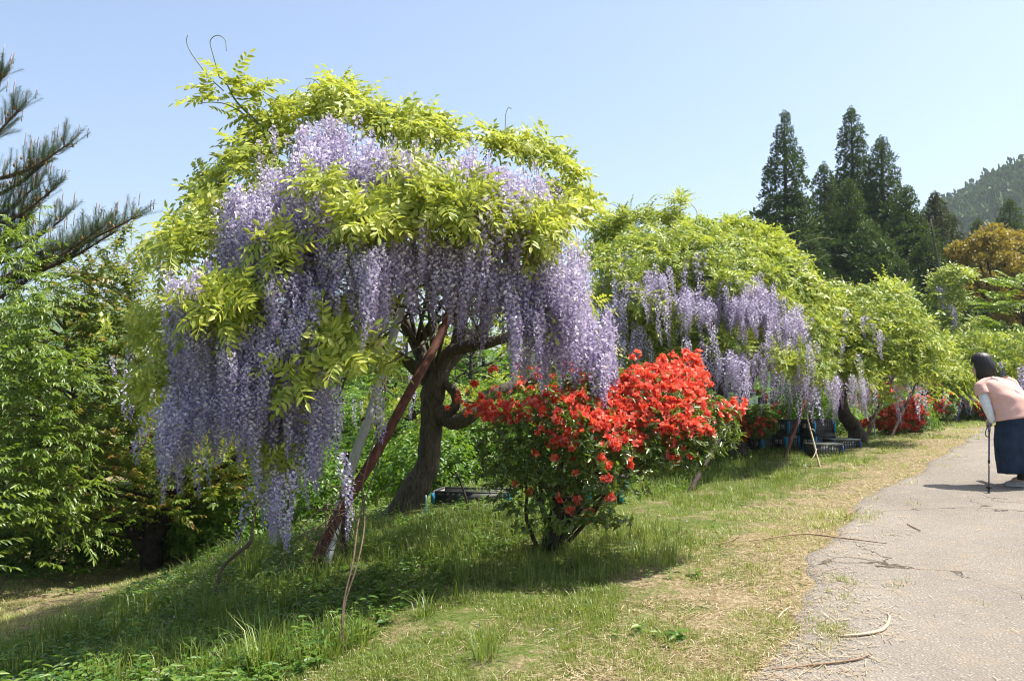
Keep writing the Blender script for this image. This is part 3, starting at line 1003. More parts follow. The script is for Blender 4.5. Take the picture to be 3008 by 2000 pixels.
# dry stems hanging to the ground
g = Geo()
pA = onground(790 * DSC, 1505 * DSC); pA2 = dat(825, 1290, pA[1] + .25); pA3 = dat(838, 1200, pA[1] + .5)
for k in range(2):
    j = lambda s: rng.normal(size=3) * s * 1.3 + np.array([.02 * math.sin(s * 700), 0, 0])
    tube_geo(g, [pA, dat(800, 1400, pA[1] + .12) + j(.006), pA2 + j(.008), pA3 + j(.015), dat(850, 1120, pA[1] + .8) + j(.02), dat(872, 1040, pA[1] + 1.2) + j(.03), dat(900, 960, pA[1] + 1.5) + j(.05), dat(890, 860, pA[1] + 1.8)],
             [.008, .0065, .006, .006, .0055, .005, .005, .005], 6, 6, .15)
pB = onground(492 * DSC, 1385 * DSC)
tube_geo(g, [pB, dat(510, 1310, pB[1] + .1), dat(545, 1275, pB[1] + .2), dat(578, 1245, pB[1] + .3), dat(585, 1190, pB[1] + .5), dat(620, 1080, pB[1] + .7), dat(650, 980, pB[1] + .8), dat(700, 850, pB[1] + 1)], [.014, .014, .013, .018, .012, .012, .012, .012], 6, 6, .15)
for k in range(26):
    t = rng.uniform(0, 1)
    c = dat(720 + 110 * t, 1270 - 190 * t, 7.1)
    a = c + rng.normal(size=3) * .1; b_ = c + rng.normal(size=3) * .14 + np.array([-.05, -.05, -.1])
    tube_geo(g, [a, c + rng.normal(size=3) * .05, b_ + rng.normal(size=3) * .05, b_ - np.array([rng.uniform(-.1, .1), 0, rng.uniform(.05, .3)])], [.003, .004, .003, .002], 4, 4)
g.obj('dry_stems', M['vine'], w1, True)

# ---- second to fourth wisteria
base2 = onground(1700 * DSC, 1050 * DSC)
Y2 = base2[1] + 1.3
D2 = Dome(2.75, Y2, 2.75, 1.75, 2.5, .18)
leaf2 = [(1400, 540, 55, 40), (1380, 600, 45, 40), (1470, 515, 65, 36), (1540, 510, 40, 30), (1420, 590, 70, 45), (1490, 570, 60, 40), (1565, 470, 22, 18), (1590, 540, 55, 36), (1650, 555, 70, 40), (1700, 530, 50, 30), (1735, 555, 45, 40),
         (1780, 590, 55, 45), (1820, 625, 45, 45), (1850, 660, 36, 40), (1680, 610, 75, 32), (1610, 640, 55, 30), (1640, 660, 60, 26, -.15), (1690, 660, 50, 26, -.15), (1550, 600, 55, 45), (1490, 640, 40, 30), (1450, 650, 40, 30), (1500, 705, 45, 32, -.1), (1480, 760, 50, 40, -.1),
         (1560, 760, 55, 40, .1), (1545, 820, 45, 30, .1), (1640, 795, 60, 22), (1720, 795, 55, 22), (1760, 650, 40, 30), (1790, 690, 30, 30), (1820, 830, 50, 26, -.2), (1865, 845, 60, 28, -.2), (1890, 700, 40, 50), (1880, 780, 40, 50, .1), (1700, 760, 50, 25, .4), (1610, 740, 50, 30, .5), (1440, 720, 30, 30), (1400, 680, 30, 30)]
flow2 = [(1620, 590, 36, 18), (1550, 500, 12, 14), (1505, 630, 28, 18), (1470, 645, 40, 20), (1560, 670, 40, 22), (1610, 690, 46, 26, -.1), (1670, 690, 56, 22, -.1), (1700, 700, 34, 20), (1735, 640, 40, 22), (1760, 670, 40, 26), (1800, 715, 50, 22), (1840, 735, 28, 22), (1440, 750, 45, 30), (1480, 775, 20, 14),
         (1680, 815, 36, 18), (1715, 815, 36, 20), (1765, 820, 34, 18), (1640, 830, 24, 14), (1850, 862, 40, 12), (1705, 870, 20, 12), (1420, 690, 30, 24), (1380, 700, 30, 30), (1800, 858, 24, 10), (1735, 760, 14, 10), (1660, 640, 30, 12), (1600, 640, 140, 70, -.2, .14), (1480, 600, 90, 60, -.2, .16), (1780, 680, 70, 70, -.2, .2), (1680, 780, 120, 40, -.1, .15), (1400, 640, 50, 80, -.2, .25), (1850, 780, 40, 50, -.2, .3)]


def tq(lst, y):
    return [dat(a, b, y + d) for a, b, d in lst]


trunk2 = [(tq([(1700, 1055, .0), (1694, 1010, .1), (1680, 960, .2), (1660, 915, .4), (1650, 850, .5)], base2[1]), [.16, .13, .12, .11, .09])]
limbs2 = [(tq([(1655, 880, .5), (1600, 790, .5), (1540, 700, .3), (1450, 620, .0)], base2[1]), [.08, .06, .045, .02]),
          (tq([(1652, 870, .5), (1690, 780, .5), (1740, 700, .4), (1790, 640, .2)], base2[1]), [.08, .06, .045, .02]),
          (tq([(1652, 850, .5), (1650, 760, .6), (1630, 650, .4), (1600, 560, .3)], base2[1]), [.08, .06, .045, .02]),
          (tq([(1760, 815, -.4), (1700, 800, -.2), (1640, 805, 0), (1560, 790, .1)], base2[1]), [.012, .016, .02, .02])]
hub2 = tq([(1655, 870, .5), (1600, 790, .5), (1690, 780, .5), (1640, 700, .5), (1560, 720, .3)], base2[1])
w2 = wisteria('wisteria with yellow-green crown and violet clusters leaning over the red azalea', base2, D2, leaf2, flow2, trunk2, limbs2, hub2, 'wleaf2', 'flower',
              ld=1.7, fd=1.7, shrink=14, lscale=.85, leaf_parts=300, flower_parts=200, back_l=260, back_f=60, twigs=30, inner=380, inner_z=1.9)
for pts, y in (([(1880, 660), (1905, 645), (1930, 640), (1945, 648)], 11.6), ([(1800, 590), (1850, 560), (1890, 548), (1925, 552)], 11.5), ([(1840, 610), (1880, 600), (1905, 585), (1905, 592)], 11.5),
               ([(1720, 510), (1740, 480), (1760, 462), (1780, 460)], 11.8), ([(1600, 520), (1605, 490), (1590, 468)], 11.5), ([(1430, 500), (1420, 475), (1398, 468)], 10.6), ([(1440, 505), (1432, 480), (1420, 468)], 10.6), ([(1565, 500), (1566, 475), (1570, 445)], 11.3)):
    tendril(w2, [dat(a, b, y) for a, b in pts], [.005, .004, .003])

base3 = onground(1975 * DSC, 1018 * DSC)
Y3 = base3[1] + 1.2
D3 = Dome(base3[0] + .35, Y3 + .4, 2.6, 1.6, 2.05)
leaf3 = [(1960, 690, 50, 26), (2030, 680, 50, 26), (2070, 690, 30, 26), (1920, 700, 50, 36), (1900, 740, 40, 45), (1990, 740, 70, 40), (2060, 740, 60, 40), (2100, 780, 50, 40), (1940, 770, 60, 40), (2010, 790, 70, 40), (2075, 800, 60, 36), (2130, 820, 40, 32), (1950, 820, 60, 40),
         (1900, 810, 40, 40), (1885, 860, 45, 22, -.3), (2030, 835, 60, 25), (2150, 845, 30, 24), (2100, 850, 50, 20), (1990, 870, 30, 24, -.2), (2010, 915, 20, 24), (1960, 860, 50, 20)]
flow3 = [(1960, 760, 90, 60, -.2, .15), (1990, 715, 28, 12), (1850, 866, 30, 10, -.4), (1900, 868, 40, 12, -.3), (1945, 866, 34, 12, -.3), (1970, 872, 24, 12, -.3), (2003, 880, 14, 10, -.2), (1880, 830, 20, 12), (2070, 880, 24, 10, .8), (2110, 880, 20, 8, 1)]
trunk3 = [(tq([(1978, 1020, 0), (1968, 985, .0), (1945, 955, .1), (1935, 920, .2), (1950, 880, .3)], base3[1]), [.15, .125, .11, .105, .09])]
limbs3 = [(tq([(1940, 900, .3), (1900, 850, .3), (1890, 790, .2)], base3[1]), [.08, .05, .02]), (tq([(1945, 890, .3), (2020, 830, .6), (2080, 770, .6)], base3[1]), [.09, .06, .02]),
          (tq([(2125, 950, 3.4), (2120, 915, 3.4), (2150, 890, 3.3), (2170, 860, 3.2)], base3[1]), [.08, .07, .06, .05])]
w3 = wisteria('broad bright-green wisteria with few flowers behind the stacked crates', base3, D3, leaf3, flow3, trunk3, limbs3, tq([(1945, 890, .3), (1920, 840, .3), (2020, 830, .6)], base3[1]), 'wleaf2', 'flower',
              ld=1.7, fd=1.6, shrink=10, leaf_parts=200, flower_parts=60, back_l=220, back_f=30, twigs=20, lscale=.9)

c4 = dat(2270, 960, 24)
base4 = (c4[0], 25.0, gz(c4[0], 25.0))
D4 = Dome(c4[0] + .8, 25.4, 4.2, 1.9, 1.6)
leaf4 = [(2190, 812, 44, 20), (2240, 806, 45, 18), (2290, 812, 45, 18), (2340, 806, 40, 20), (2180, 850, 36, 24, -.5), (2210, 880, 32, 16, -.5), (2250, 835, 40, 18), (2330, 850, 34, 24), (2130, 870, 40, 20, .3), (2100, 880, 30, 20, .3), (2385, 820, 40, 30), (2350, 900, 40, 40, 1), (2280, 890, 50, 40, 1.5), (2290, 840, 40, 20)]
flow4 = [(2205, 856, 26, 8), (2285, 834, 28, 8), (2325, 826, 12, 8), (2230, 895, 26, 8, -.4), (2100, 895, 14, 8, .3), (2060, 910, 14, 8, .3), (2350, 850, 14, 20)]
trunk4 = [([np.array(base4), dat(2275, 900, 24.8), dat(2260, 860, 24.8)], [.2, .16, .12])]
limbs4 = [(tq([(2265, 880, 0), (2200, 905, -.5), (2140, 900, -1)], 24.8), [.09, .07, .03]), (tq([(2262, 870, 0), (2310, 845, .2), (2350, 830, .3)], 24.8), [.09, .07, .03])]
w4 = wisteria('far flat-topped wisteria with pale lilac clusters at the bend of the path', base4, D4, leaf4, flow4, trunk4, limbs4, tq([(2262, 870, 0), (2230, 880, -.2)], 24.8), 'wleaf2', 'flower_pale',
              ld=4.0, fd=2.8, shrink=5, leaf_parts=0, flower_parts=0, back_l=260, back_f=40, twigs=12, lscale=1.25, fscale=1.2)

# pale wisteria deep behind the big trunk and climbing wisteria on the cedars
pb = np.array([-.5, 16.0, gz(-.5, 16)])
D5 = Dome(-.6, 16.6, 2.6, .9, 1.1)
w5 = wisteria('pale grey-lilac wisteria in shade behind the big twisted trunk', pb, D5, [(1040, 1010, 60, 20), (1120, 1010, 60, 25), (1180, 1040, 40, 20), (960, 1020, 40, 20)], [(1110, 1060, 36, 12), (1060, 1040, 20, 12), (1150, 1060, 20, 10), (590, 1060, 18, 10, .5), (560, 1150, 16, 10, .5)],
              [([pb, pb + np.array([.1, .1, .7]), pb + np.array([-.1, .2, 1.3])], [.1, .08, .06])], [([pb + np.array([0, .1, 1.0]), pb + np.array([.6, 0, 1.5]), pb + np.array([1.2, -.2, 1.7])], [.05, .04, .02])], [pb + np.array([0, .1, 1.2])], 'wleaf2', 'flower_pale',
              ld=1.6, fd=1.5, leaf_parts=0, flower_parts=0, inner=0, back_l=120, back_f=20, twigs=10)

# ------------------------------------------------------------------ props under the wisterias
def prop(name, label, pts, rad, mat, seg=10, sub=5, rough=.02, extra=None):
    r = thing(name, label, name.split('_')[-1], pts[0], 'props holding up the wisteria branches')
    g = Geo(); tube_geo(g, pts, rad, seg, sub, rough); g.obj('shaft', mat, r, True)
    if extra: extra(r)
    return r


pp = onground(733 * DSC, 1318 * DSC)
top = dat(948, 636, pp[1] + 1.2)
postpts = [pp - np.array([0, 0, .15]), pp + (top - pp) * .3, pp + (top - pp) * .5 + np.array([.02, 0, .02]), pp + (top - pp) * .8, top]


def post_bands(r):
    for t in (.18, .47):
        g = Geo(); a = pp + (top - pp) * t; d = unit(top - pp)
        tube_geo(g, [a - d * .008, a + d * .008], [.047, .047], 10, 1); g.obj('wire_band', M['rust'], r, True)


prop('grey_post', 'weathered pale grey post leaning up into the big wisteria', postpts, [.046, .045, .042, .041, .038], M['post'], 9, 5, .03, post_bands)
pr = onground(692 * DSC, 1328 * DSC)
rp = [pr - np.array([0, 0, .15]), dat(770, 1203, pr[1] + .2), dat(860, 1055, pr[1] + .5), dat(950, 890, pr[1] + .85), dat(1005, 790, pr[1] + 1.1), dat(1038, 715, pr[1] + 1.25), dat(1046, 655, pr[1] + 1.35)]
prop('rusty_pipe', 'dark red rusty steel pipe bending upward beneath the big wisteria', rp, [.047, .046, .045, .043, .041, .038, .034], M['rust'], 12, 6, .01)
for lab, a, b, r, mt in (('dark wooden pole slanting beside the red azalea', (1577, 1135), (1752, 842), .034, 'pole_wood'),
                         ('thin rusty pole leaning in front of the stacked crates', (1800, 1058), (1862, 905), .03, 'rust'),
                         ('long dark pole leaning up under the bright-green wisteria', (1985, 1016), (2064, 850), .036, 'pole_wood'),
                         ('brownish slender pole leaning in front of the red azalea by the bend', (2046, 1008), (2122, 862), .026, 'pole_wood')):
    p0 = onground(a[0] * DSC, a[1] * DSC)
    p1 = dat(b[0], b[1], p0[1] + (1.3 if b[1] < 850 else .6))
    prop('support_pole', lab, [p0 - np.array([0, 0, .1]), (p0 + p1) / 2 + np.array([.01, 0, 0]), p1], [r, r * .97, r * .9], M[mt], 8, 5, .04)
p0 = onground(2017 * DSC, 1012 * DSC); p1 = dat(2008, 930, p0[1])
prop('garden_stake', 'thin pale green plastic stake beside the long dark pole', [p0 - np.array([0, 0, .1]), (p0 + p1) / 2, p1], [.012, .012, .012], M['stake'], 7, 2, 0)
p0 = onground(790 * DSC, 1282 * DSC); p1 = dat(800, 1040, p0[1] + .1)
prop('old_stake', 'short dark stake standing behind the grey post', [p0 - np.array([0, 0, .1]), (p0 + p1) / 2, p1], [.03, .028, .025], M['bark_dark'], 7, 3, .05)
p0 = onground(982 * DSC, 1190 * DSC); p1 = dat(981, 1140, p0[1])
prop('garden_stake', 'short pale stake at the foot of the big wisteria trunk', [p0 - np.array([0, 0, .1]), (p0 + p1) / 2, p1], [.010, .010, .010], M['stake'], 7, 2, 0)
p0 = onground(1008, 1480); 
p0 = onground(1385, 1500); p1 = at(1340, 1385, p0[1])
prop('old_stake', 'thin dark stake between the big trunk and the azalea', [p0 - np.array([0, 0, .1]), (p0 + p1) / 2, p1], [.014, .013, .012], M['bark_dark'], 6, 3, .05)
# ------------------------------------------------------------------ azaleas
def az_flower(s=.032):
    g = Geo()
    for k in range(5):
        a = k * 2 * PI / 5 + rng.normal() * .08
        o = np.array([math.cos(a), math.sin(a), 0]); sd = np.array([-math.sin(a), math.cos(a), 0])
        z = np.array([0, 0, 1.0])
        V = [z * -.5 * s, o * s * .55 + sd * s * .42 + z * s * .25, o * s * 1.15 + z * s * rng.uniform(.15, .4), o * s * .55 - sd * s * .42 + z * s * .25]
        g.add(V, np.array([(0, 1, 2, 3)]))
    return g.get()


def truss(n=3):
    g = Geo()
    for k in range(n):
        V, Fc, T = az_flower(.032 * rng.uniform(.85, 1.15))
        d = rand_dirs(1, .1, 1)[0] if n > 1 else np.array([0, 0, 1.0])
        B = basis(d, np.array([[1, .2, 0]]))[0]
        B = np.stack([B[:, 1], B[:, 2], B[:, 0]], -1)
        g.add(V @ B.T + d * .03, Fc, T)
    return g.get()


TRUSS = [truss(1), truss(2), truss(3), truss(3), truss(4)]
AZL = [rosette(5, .045, .02, .015), rosette(6, .05, .022, .02), rosette(7, .04, .018, .03)]
TR_DATA = [mesh_data('blossom', V, Fc, M['az_flower'], T) for V, Fc, T in TRUSS]


def azalea(label, base, patches_f, patches_l, dome, nf, nl, parts, stems=9, spread=.5, lsc=1.0):
    root = thing('azalea_bush', label, 'bush', base, 'red flowering azaleas')
    P, fr = [], []
    tot = sum(p[2] * p[3] * (p[5] if len(p) > 5 else 1) for p in patches_f)
    for p in patches_f:
        n = max(1, int(nf * p[2] * p[3] * (p[5] if len(p) > 5 else 1) / tot))
        for q in in_patch(p, n):
            dep = dome.depth(q[0] * DSC, q[1] * DSC) + (p[4] if len(p) > 4 else 0) + rng.exponential(.10) - .05
            P.append(dat(q[0], q[1], dep)); fr.append(dep)
    for k in range(nf // 4):
        d = rand_dirs(1, .3, 1)[0]
        if d[1] < -.1: continue
        P.append(np.array([dome.cx, dome.cy, dome.z0]) + d * np.array([dome.R, dome.R, dome.H]) * rng.uniform(.75, 1)); fr.append(99)
    P, fr = np.array(P), np.array(fr)
    out = P - np.array([dome.cx, dome.cy, dome.z0 - .2])
    B = basis(unit(out) + np.array([0, -.25, .35]) + rng.normal(size=P.shape) * .35, np.array([[1, .3, 0]]), rng.uniform(0, 6, len(P)))
    B = np.stack([B[:, :, 1], B[:, :, 2], B[:, :, 0]], -1) * rng.uniform(.8, 1.15, len(P))[:, None, None] * lsc
    which = rng.integers(0, len(TRUSS), len(P))
    rest = place_parts(root, 'blossom', TR_DATA, which, B, P, np.argsort(fr, kind='stable'), parts)
    if len(rest):
        o = scatter(TRUSS, which[rest], B[rest], P[rest]).obj('blossoms', M['az_flower'], root); o['kind'] = 'stuff'
    L = []
    tot = sum(p[2] * p[3] for p in patches_l)
    for p in patches_l:
        n = int(nl * p[2] * p[3] / tot)
        for q in in_patch(p, n):
            dep = dome.depth(q[0] * DSC, q[1] * DSC) + rng.exponential(.22) - .06
            L.append(dat(q[0], q[1], dep))
    for k in range(nl // 4):
        d = rand_dirs(1, .35, 1)[0]
        L.append(np.array([dome.cx, dome.cy, dome.z0]) + d * np.array([dome.R, dome.R, dome.H]) * rng.uniform(.4, .95))
    L = np.array(L)
    L[:, 2] = np.maximum(L[:, 2], ground(L[:, 0], L[:, 1]) + .04)
    out = L - np.array([dome.cx, dome.cy, dome.z0 - .5])
    B = basis(unit(out) * .6 + np.array([0, 0, .6]) + rng.normal(size=L.shape) * .4, np.array([[1, .3, 0]]), rng.uniform(0, 6, len(L)))
    B = np.stack([B[:, :, 1], B[:, :, 2], B[:, :, 0]], -1) * rng.uniform(.7, 1.2, len(L))[:, None, None] * lsc
    o = scatter(AZL, rng.integers(0, 3, len(L)), B, L).obj('foliage', M['az_leaf'], root); o['kind'] = 'stuff'
    g = Geo()
    for k in range(stems):
        a = rng.uniform(0, 2 * PI)
        b = np.array(base) + np.array([math.cos(a), math.sin(a), 0]) * .08
        e = L[rng.integers(len(L))]
        e = e * .8 + np.array([dome.cx, dome.cy, dome.z0]) * .2
        m = b + (e - b) * .5 + np.array([0, 0, .18]) + rng.normal(size=3) * .05
        tube_geo(g, [b - np.array([0, 0, .05]), b + (m - b) * .5 + rng.normal(size=3) * .03, m, e], [.022, .017, .012, .005], 6, 5, .1)
    g.obj('stems', M['bark_dark'], root, True)
    return root


ba = onground(1265 * DSC, 1262 * DSC)
DA = Dome(ba[0] + .35, ba[1] + .35, 1.45, ba[2] + .85, .85, .12)
azalea('large red azalea bush flowering beneath the big wisteria', ba,
       [(1560, 850, 55, 40), (1500, 880, 70, 36), (1450, 910, 60, 40), (1560, 920, 70, 36), (1600, 880, 36, 36), (1480, 960, 80, 36), (1400, 950, 60, 30, 0, .8), (1420, 985, 60, 26, 0, .7), (1560, 985, 50, 26), (1350, 965, 40, 26, 0, .6), (1280, 930, 50, 26, 0, .55), (1320, 915, 40, 20, 0, .5), (1230, 940, 30, 18, 0, .6),
        (1150, 945, 45, 22, 0, .6), (1120, 955, 26, 16), (1190, 965, 30, 14, 0, .5), (1270, 985, 40, 22, 0, .45), (1660, 945, 45, 26, 0, .8), (1620, 985, 40, 24, 0, .6), (1700, 930, 16, 14, 0, .7), (1330, 870, 30, 26, .2, .6), (1310, 840, 20, 16, .3, .5), (1590, 820, 22, 20), (1250, 860, 20, 14, .3, .4),
        (1560, 1050, 34, 20, 0, .7), (1430, 1020, 60, 24, 0, .5), (1310, 1015, 60, 22, 0, .5), (1250, 1060, 60, 40, 0, .10), (1380, 1070, 80, 40, 0, .10), (1200, 1120, 40, 30, 0, .06), (1350, 1160, 50, 50, 0, .06), (1410, 1140, 14, 10, 0, .5), (1355, 1185, 16, 10, 0, .5), (1290, 1145, 14, 10, 0, .2), (1500, 1020, 50, 20, 0, .3)],
       [(1450, 950, 220, 100), (1600, 1000, 110, 60), (1650, 980, 60, 60), (1250, 1000, 120, 60), (1270, 1060, 170, 50), (1450, 1060, 120, 40), (1180, 1010, 90, 36), (1180, 1100, 90, 36), (1300, 1120, 120, 26), (1420, 1120, 80, 24), (1200, 1160, 80, 26), (1340, 1180, 90, 26), (1250, 1215, 70, 18), (1400, 1200, 60, 18), (1560, 1070, 70, 30)],
       DA, 780, 1900, 300, 40)
for lab, dx, y, fp, lp, nf, nl in (
        ('spreading red azalea behind the two leaning poles', (2075, 985), 17.2,
         [(2090, 945, 36, 22), (2060, 960, 40, 20), (2110, 960, 26, 18), (2010, 972, 24, 10), (2040, 975, 30, 12), (2090, 985, 30, 8), (2095, 925, 14, 8)], [(2070, 960, 70, 30), (2010, 975, 30, 14), (2080, 990, 50, 14)], 420, 600),
        ('dark red azalea in shade beside the spreading red one', (2165, 968), 20.0,
         [(2150, 935, 30, 14), (2160, 952, 26, 8), (2135, 930, 18, 8), (2180, 930, 14, 8)], [(2160, 945, 44, 24)], 160, 500),
        ('green azalea with few red blossoms next to the path bend', (2240, 968), 22.0,
         [(2260, 930, 24, 10), (2268, 955, 12, 6), (2235, 945, 24, 14, 0, .15), (2220, 930, 20, 8, 0, .3)], [(2235, 945, 44, 24)], 130, 700),
        ('low red azalea in the shade left of the stacked crates', (1740, 985), 13.6,
         [(1735, 985, 30, 16), (1760, 975, 26, 12), (1720, 1000, 16, 10), (1700, 975, 20, 14)], [(1740, 985, 50, 26)], 90, 500)):
    p = dat(dx[0], dx[1], y); b = np.array([p[0], y + .3, gz(p[0], y + .3)])
    azalea(lab, b, fp, lp, Dome(b[0], b[1], .95 if y > 14 else .7, b[2] + .3, .7), nf, nl, 60 if 'spreading' in lab else 0, 6, lsc=1.0 if y < 15 else 1.15)
# ------------------------------------------------------------------ broadleaf trees, left
CH = [twig_spray(.55, 15, .082, .029, .55), twig_spray(.5, 13, .085, .030, .65), twig_spray(.6, 17, .078, .028, .45)]
BR = [twig_spray(.5, 15, .07, .032, .3, .25, .95), twig_spray(.45, 13, .075, .034, .4, .2, .8), twig_spray(.5, 15, .07, .032, .3, .3, 1.0), twig_spray(.5, 14, .07, .032, .45, .1, .35)]
WD = [twig_spray(.45, 14, .075, .034, .4), twig_spray(.5, 14, .08, .036, .5), twig_spray(.4, 12, .08, .038, .3)]


def branchy(name, label, base, h, nbr, blen, rise, tm, mat, bark, trunks, spacing=.16, fill=250, group=None, zb=(.18, 1.0), prof=None, bias=None, tw=.035, patches=(), dome=None, pdens=1.0, pdir=(0, -.3, .0)):
    """tree of tapered trunk(s), limbs and leafy twig sprays along the limbs"""
    root = thing(name, label, 'tree', base, group)
    base = np.array(base, float)
    g = Geo(); tips = []
    for k, tr in enumerate(trunks):
        pts = [base + np.array(p) for p in tr[0]]
        P = tube_geo(g, pts, tr[1], 9, 6, .08); tips.append(P)
    g.obj('trunk', bark, root, True)
    g = Geo(); SP, SD = [], []
    for k in range(nbr):
        tr = tips[k % len(tips)]
        t = zb[0] + (zb[1] - zb[0]) * rng.uniform() ** .9
        o = tr[min(len(tr) - 1, int(t * (len(tr) - 1)))]
        a = k * 2.4 + rng.normal() * .4
        d = np.array([math.cos(a), math.sin(a), 0])
        if bias is not None: d = unit(d + np.array(bias) * rng.uniform(0, 1))
        f = prof(t) if prof else (1 - .55 * t)
        L = blen * f * rng.uniform(.7, 1.2)
        rz = rise + .5 * t
        pts = [o, o + d * L * .35 + np.array([0, 0, rz * L * .3]), o + d * L * .7 + np.array([0, 0, rz * L * .5]) + rng.normal(size=3) * .06, o + d * L + np.array([0, 0, rz * L * .55])]
        P = tube_geo(g, pts, [tw * (1.1 - .5 * t), tw * .6, tw * .35, .004], 5, 6, .08)
        ns = max(3, int(L / spacing * 1.6))
        for q in np.linspace(.25, 1, ns):
            i = min(len(P) - 1, int(q * (len(P) - 1)))
            s = 1 if rng.uniform() < .5 else -1
            ang = rng.uniform(.15, 1.0) * s
            dd = np.array([d[0] * math.cos(ang) - d[1] * math.sin(ang), d[0] * math.sin(ang) + d[1] * math.cos(ang), rng.uniform(-.15, .3) + rz * .3])
            SP.append(P[i]); SD.append(dd)
    for p in patches:
        for q in in_patch(p, max(2, int(pdens * p[2] * p[3] * PI / 420))):
            dep = dome.depth(q[0] * DSC, q[1] * DSC) + (p[4] if len(p) > 4 else 0) + rng.exponential(.35) - .1
            w = dat(q[0], q[1], dep)
            SP.append(w); o_ = w - np.array([dome.cx, dome.cy, w[2]])
            a = rng.normal() * .7
            o_ = unit(o_); o_ = np.array([o_[0] * math.cos(a) - o_[1] * math.sin(a), o_[0] * math.sin(a) + o_[1] * math.cos(a), 0])
            SP[-1] = w - o_ * .25
            SD.append(o_ + np.array(pdir) + rng.normal(size=3) * .34)
    SP, SD = np.array(SP), np.array(SD)
    g.obj('limbs', bark, root, True)
    n = len(SP)
    B = basis(SD, None, rng.normal(size=n) * .25) * rng.uniform(.75, 1.25, n)[:, None, None]
    o = scatter(tm, rng.integers(0, len(tm), n), B, SP).obj('crown', mat, root); o['kind'] = 'stuff'
    return root


bb = onground(148 * DSC, 1312 * DSC)
branchy('cherry_tree', 'fresh green cherry tree with layered drooping sprays at the lawn edge', (bb[0] - .35, bb[1] - .1, gz(bb[0] - .35, bb[1] - .1)), 3.9, 62, 1.75, -.02, CH, M['cherry'], M['bark_dark'],
        [([(0, 0, -.1), (.05, 0, .5), (-.1, .1, 1.3), (-.05, 0, 2.4), (-.2, -.1, 3.4)], [.11, .09, .075, .05, .015]), ([(-.5, .2, -.1), (-.55, .2, .8), (-.8, .1, 1.8), (-1.0, 0, 3.0)], [.09, .08, .06, .02])], .13, zb=(.12, 1), bias=(.3, -.5, 0), dome=Dome(-6.5, 11.4, 2.1, 1.2, 2.6), pdens=1.5, patches=[(45, 600, 80, 60), (30, 510, 50, 50), (105, 680, 80, 55), (40, 750, 80, 60), (60, 850, 100, 60), (150, 860, 70, 50), (60, 950, 110, 55), (150, 1010, 90, 40), (60, 1060, 100, 50), (130, 1110, 90, 30), (50, 1170, 90, 40), (150, 1180, 60, 16), (90, 1290, 40, 10), (240, 1230, 50, 20), (200, 1150, 60, 20)])
b2 = (-6.7, 8.2, gz(-6.7, 8.2))
branchy('cherry_tree', 'bright green cherry tree standing partly out of view beside the pine', b2, 3.6, 50, 1.7, .05, CH, M['cherry'], M['bark_dark'],
        [([(0, 0, -.1), (.1, 0, .8), (0, .1, 1.8), (.1, 0, 3.4)], [.11, .09, .07, .02])], .14, zb=(.15, 1), bias=(.5, -.3, 0))
bc = np.array([-5.0, 12.5, gz(-5.0, 12.5)])
branchy('bronze_leaved_cherry_tree', 'cherry tree with bronze-tipped leaves and dark forking trunk', bc, 4.8, 105, 1.75, .22, BR, M['bronze'], M['bark_dark'],
        [([(0, 0, -.1), (-.02, 0, .5), (-.3, .1, 1.4), (-.35, 0, 2.6), (-.45, 0, 4.0)], [.15, .12, .08, .05, .012]), ([(0, 0, .2), (.12, .1, .7), (.25, .2, 1.4), (.2, .2, 2.3), (.1, .2, 3.7)], [.1, .085, .06, .04, .012]),
         ([(0, 0, .15), (-.3, -.1, .6), (-.8, -.2, 1.4), (-1.0, -.3, 2.4), (-1.2, -.3, 3.5)], [.09, .08, .06, .04, .012]), ([(0, 0, .3), (.3, -.1, .8), (.8, 0, 1.3), (1.3, .1, 1.7)], [.08, .07, .05, .012])], .13, zb=(.22, 1), dome=Dome(bc[0] - .15, bc[1] + .1, 1.9, 1.6, 2.6), pdens=1.9, pdir=(0, -.2, .35), patches=[(225, 650, 70, 55), (295, 605, 50, 50), (335, 680, 40, 60), (250, 740, 80, 55), (315, 790, 70, 60), (220, 840, 80, 55), (330, 890, 70, 60), (255, 950, 80, 55), (340, 990, 80, 45), (290, 1060, 80, 45), (420, 1060, 60, 36), (520, 1085, 70, 40), (470, 1150, 70, 26), (390, 1190, 50, 16), (220, 1060, 70, 40), (330, 1130, 50, 26), (560, 1020, 50, 40, .5), (180, 760, 50, 60)])
# pine
base_p = np.array([-7.9, 11.6, gz(-7.9, 11.6)])
pine = thing('pine_tree', 'dark pine with long needles and upright pale candles behind the cherry trees', 'tree', base_p)
g = Geo()
tr = tube_geo(g, [base_p - np.array([0, 0, .1]), base_p + np.array([.1, 0, 2]), base_p + np.array([0, .1, 4.2]), base_p + np.array([.15, 0, 6.3]), base_p + np.array([.2, 0, 8.2])], [.2, .16, .12, .08, .03], 10, 6, .08)
g.obj('trunk', M['bark_grey'], pine, True)


def brush(L=.2, n=90, nl=.062, w=.0042):
    g = Geo(); V, Ft = [], []
    for k in range(n):
        t = k / n
        p = np.array([L * t, 0, 0])
        a = k * 2.4; e = rng.uniform(.5, 1.1)
        d = np.array([math.cos(e), math.sin(e) * math.cos(a), math.sin(e) * math.sin(a)])
        s = unit(np.cross(d, [0.3, 1, .2])) * w * .5
        l = nl * rng.uniform(.75, 1.15)
        b = len(V); V += [p - s, p + s, p + d * l + np.array([0, 0, -.1 * l])]; Ft.append((b, b + 1, b + 2))
    g.add(V, np.array(Ft), rng.uniform(.2, .8))
    return g.get()


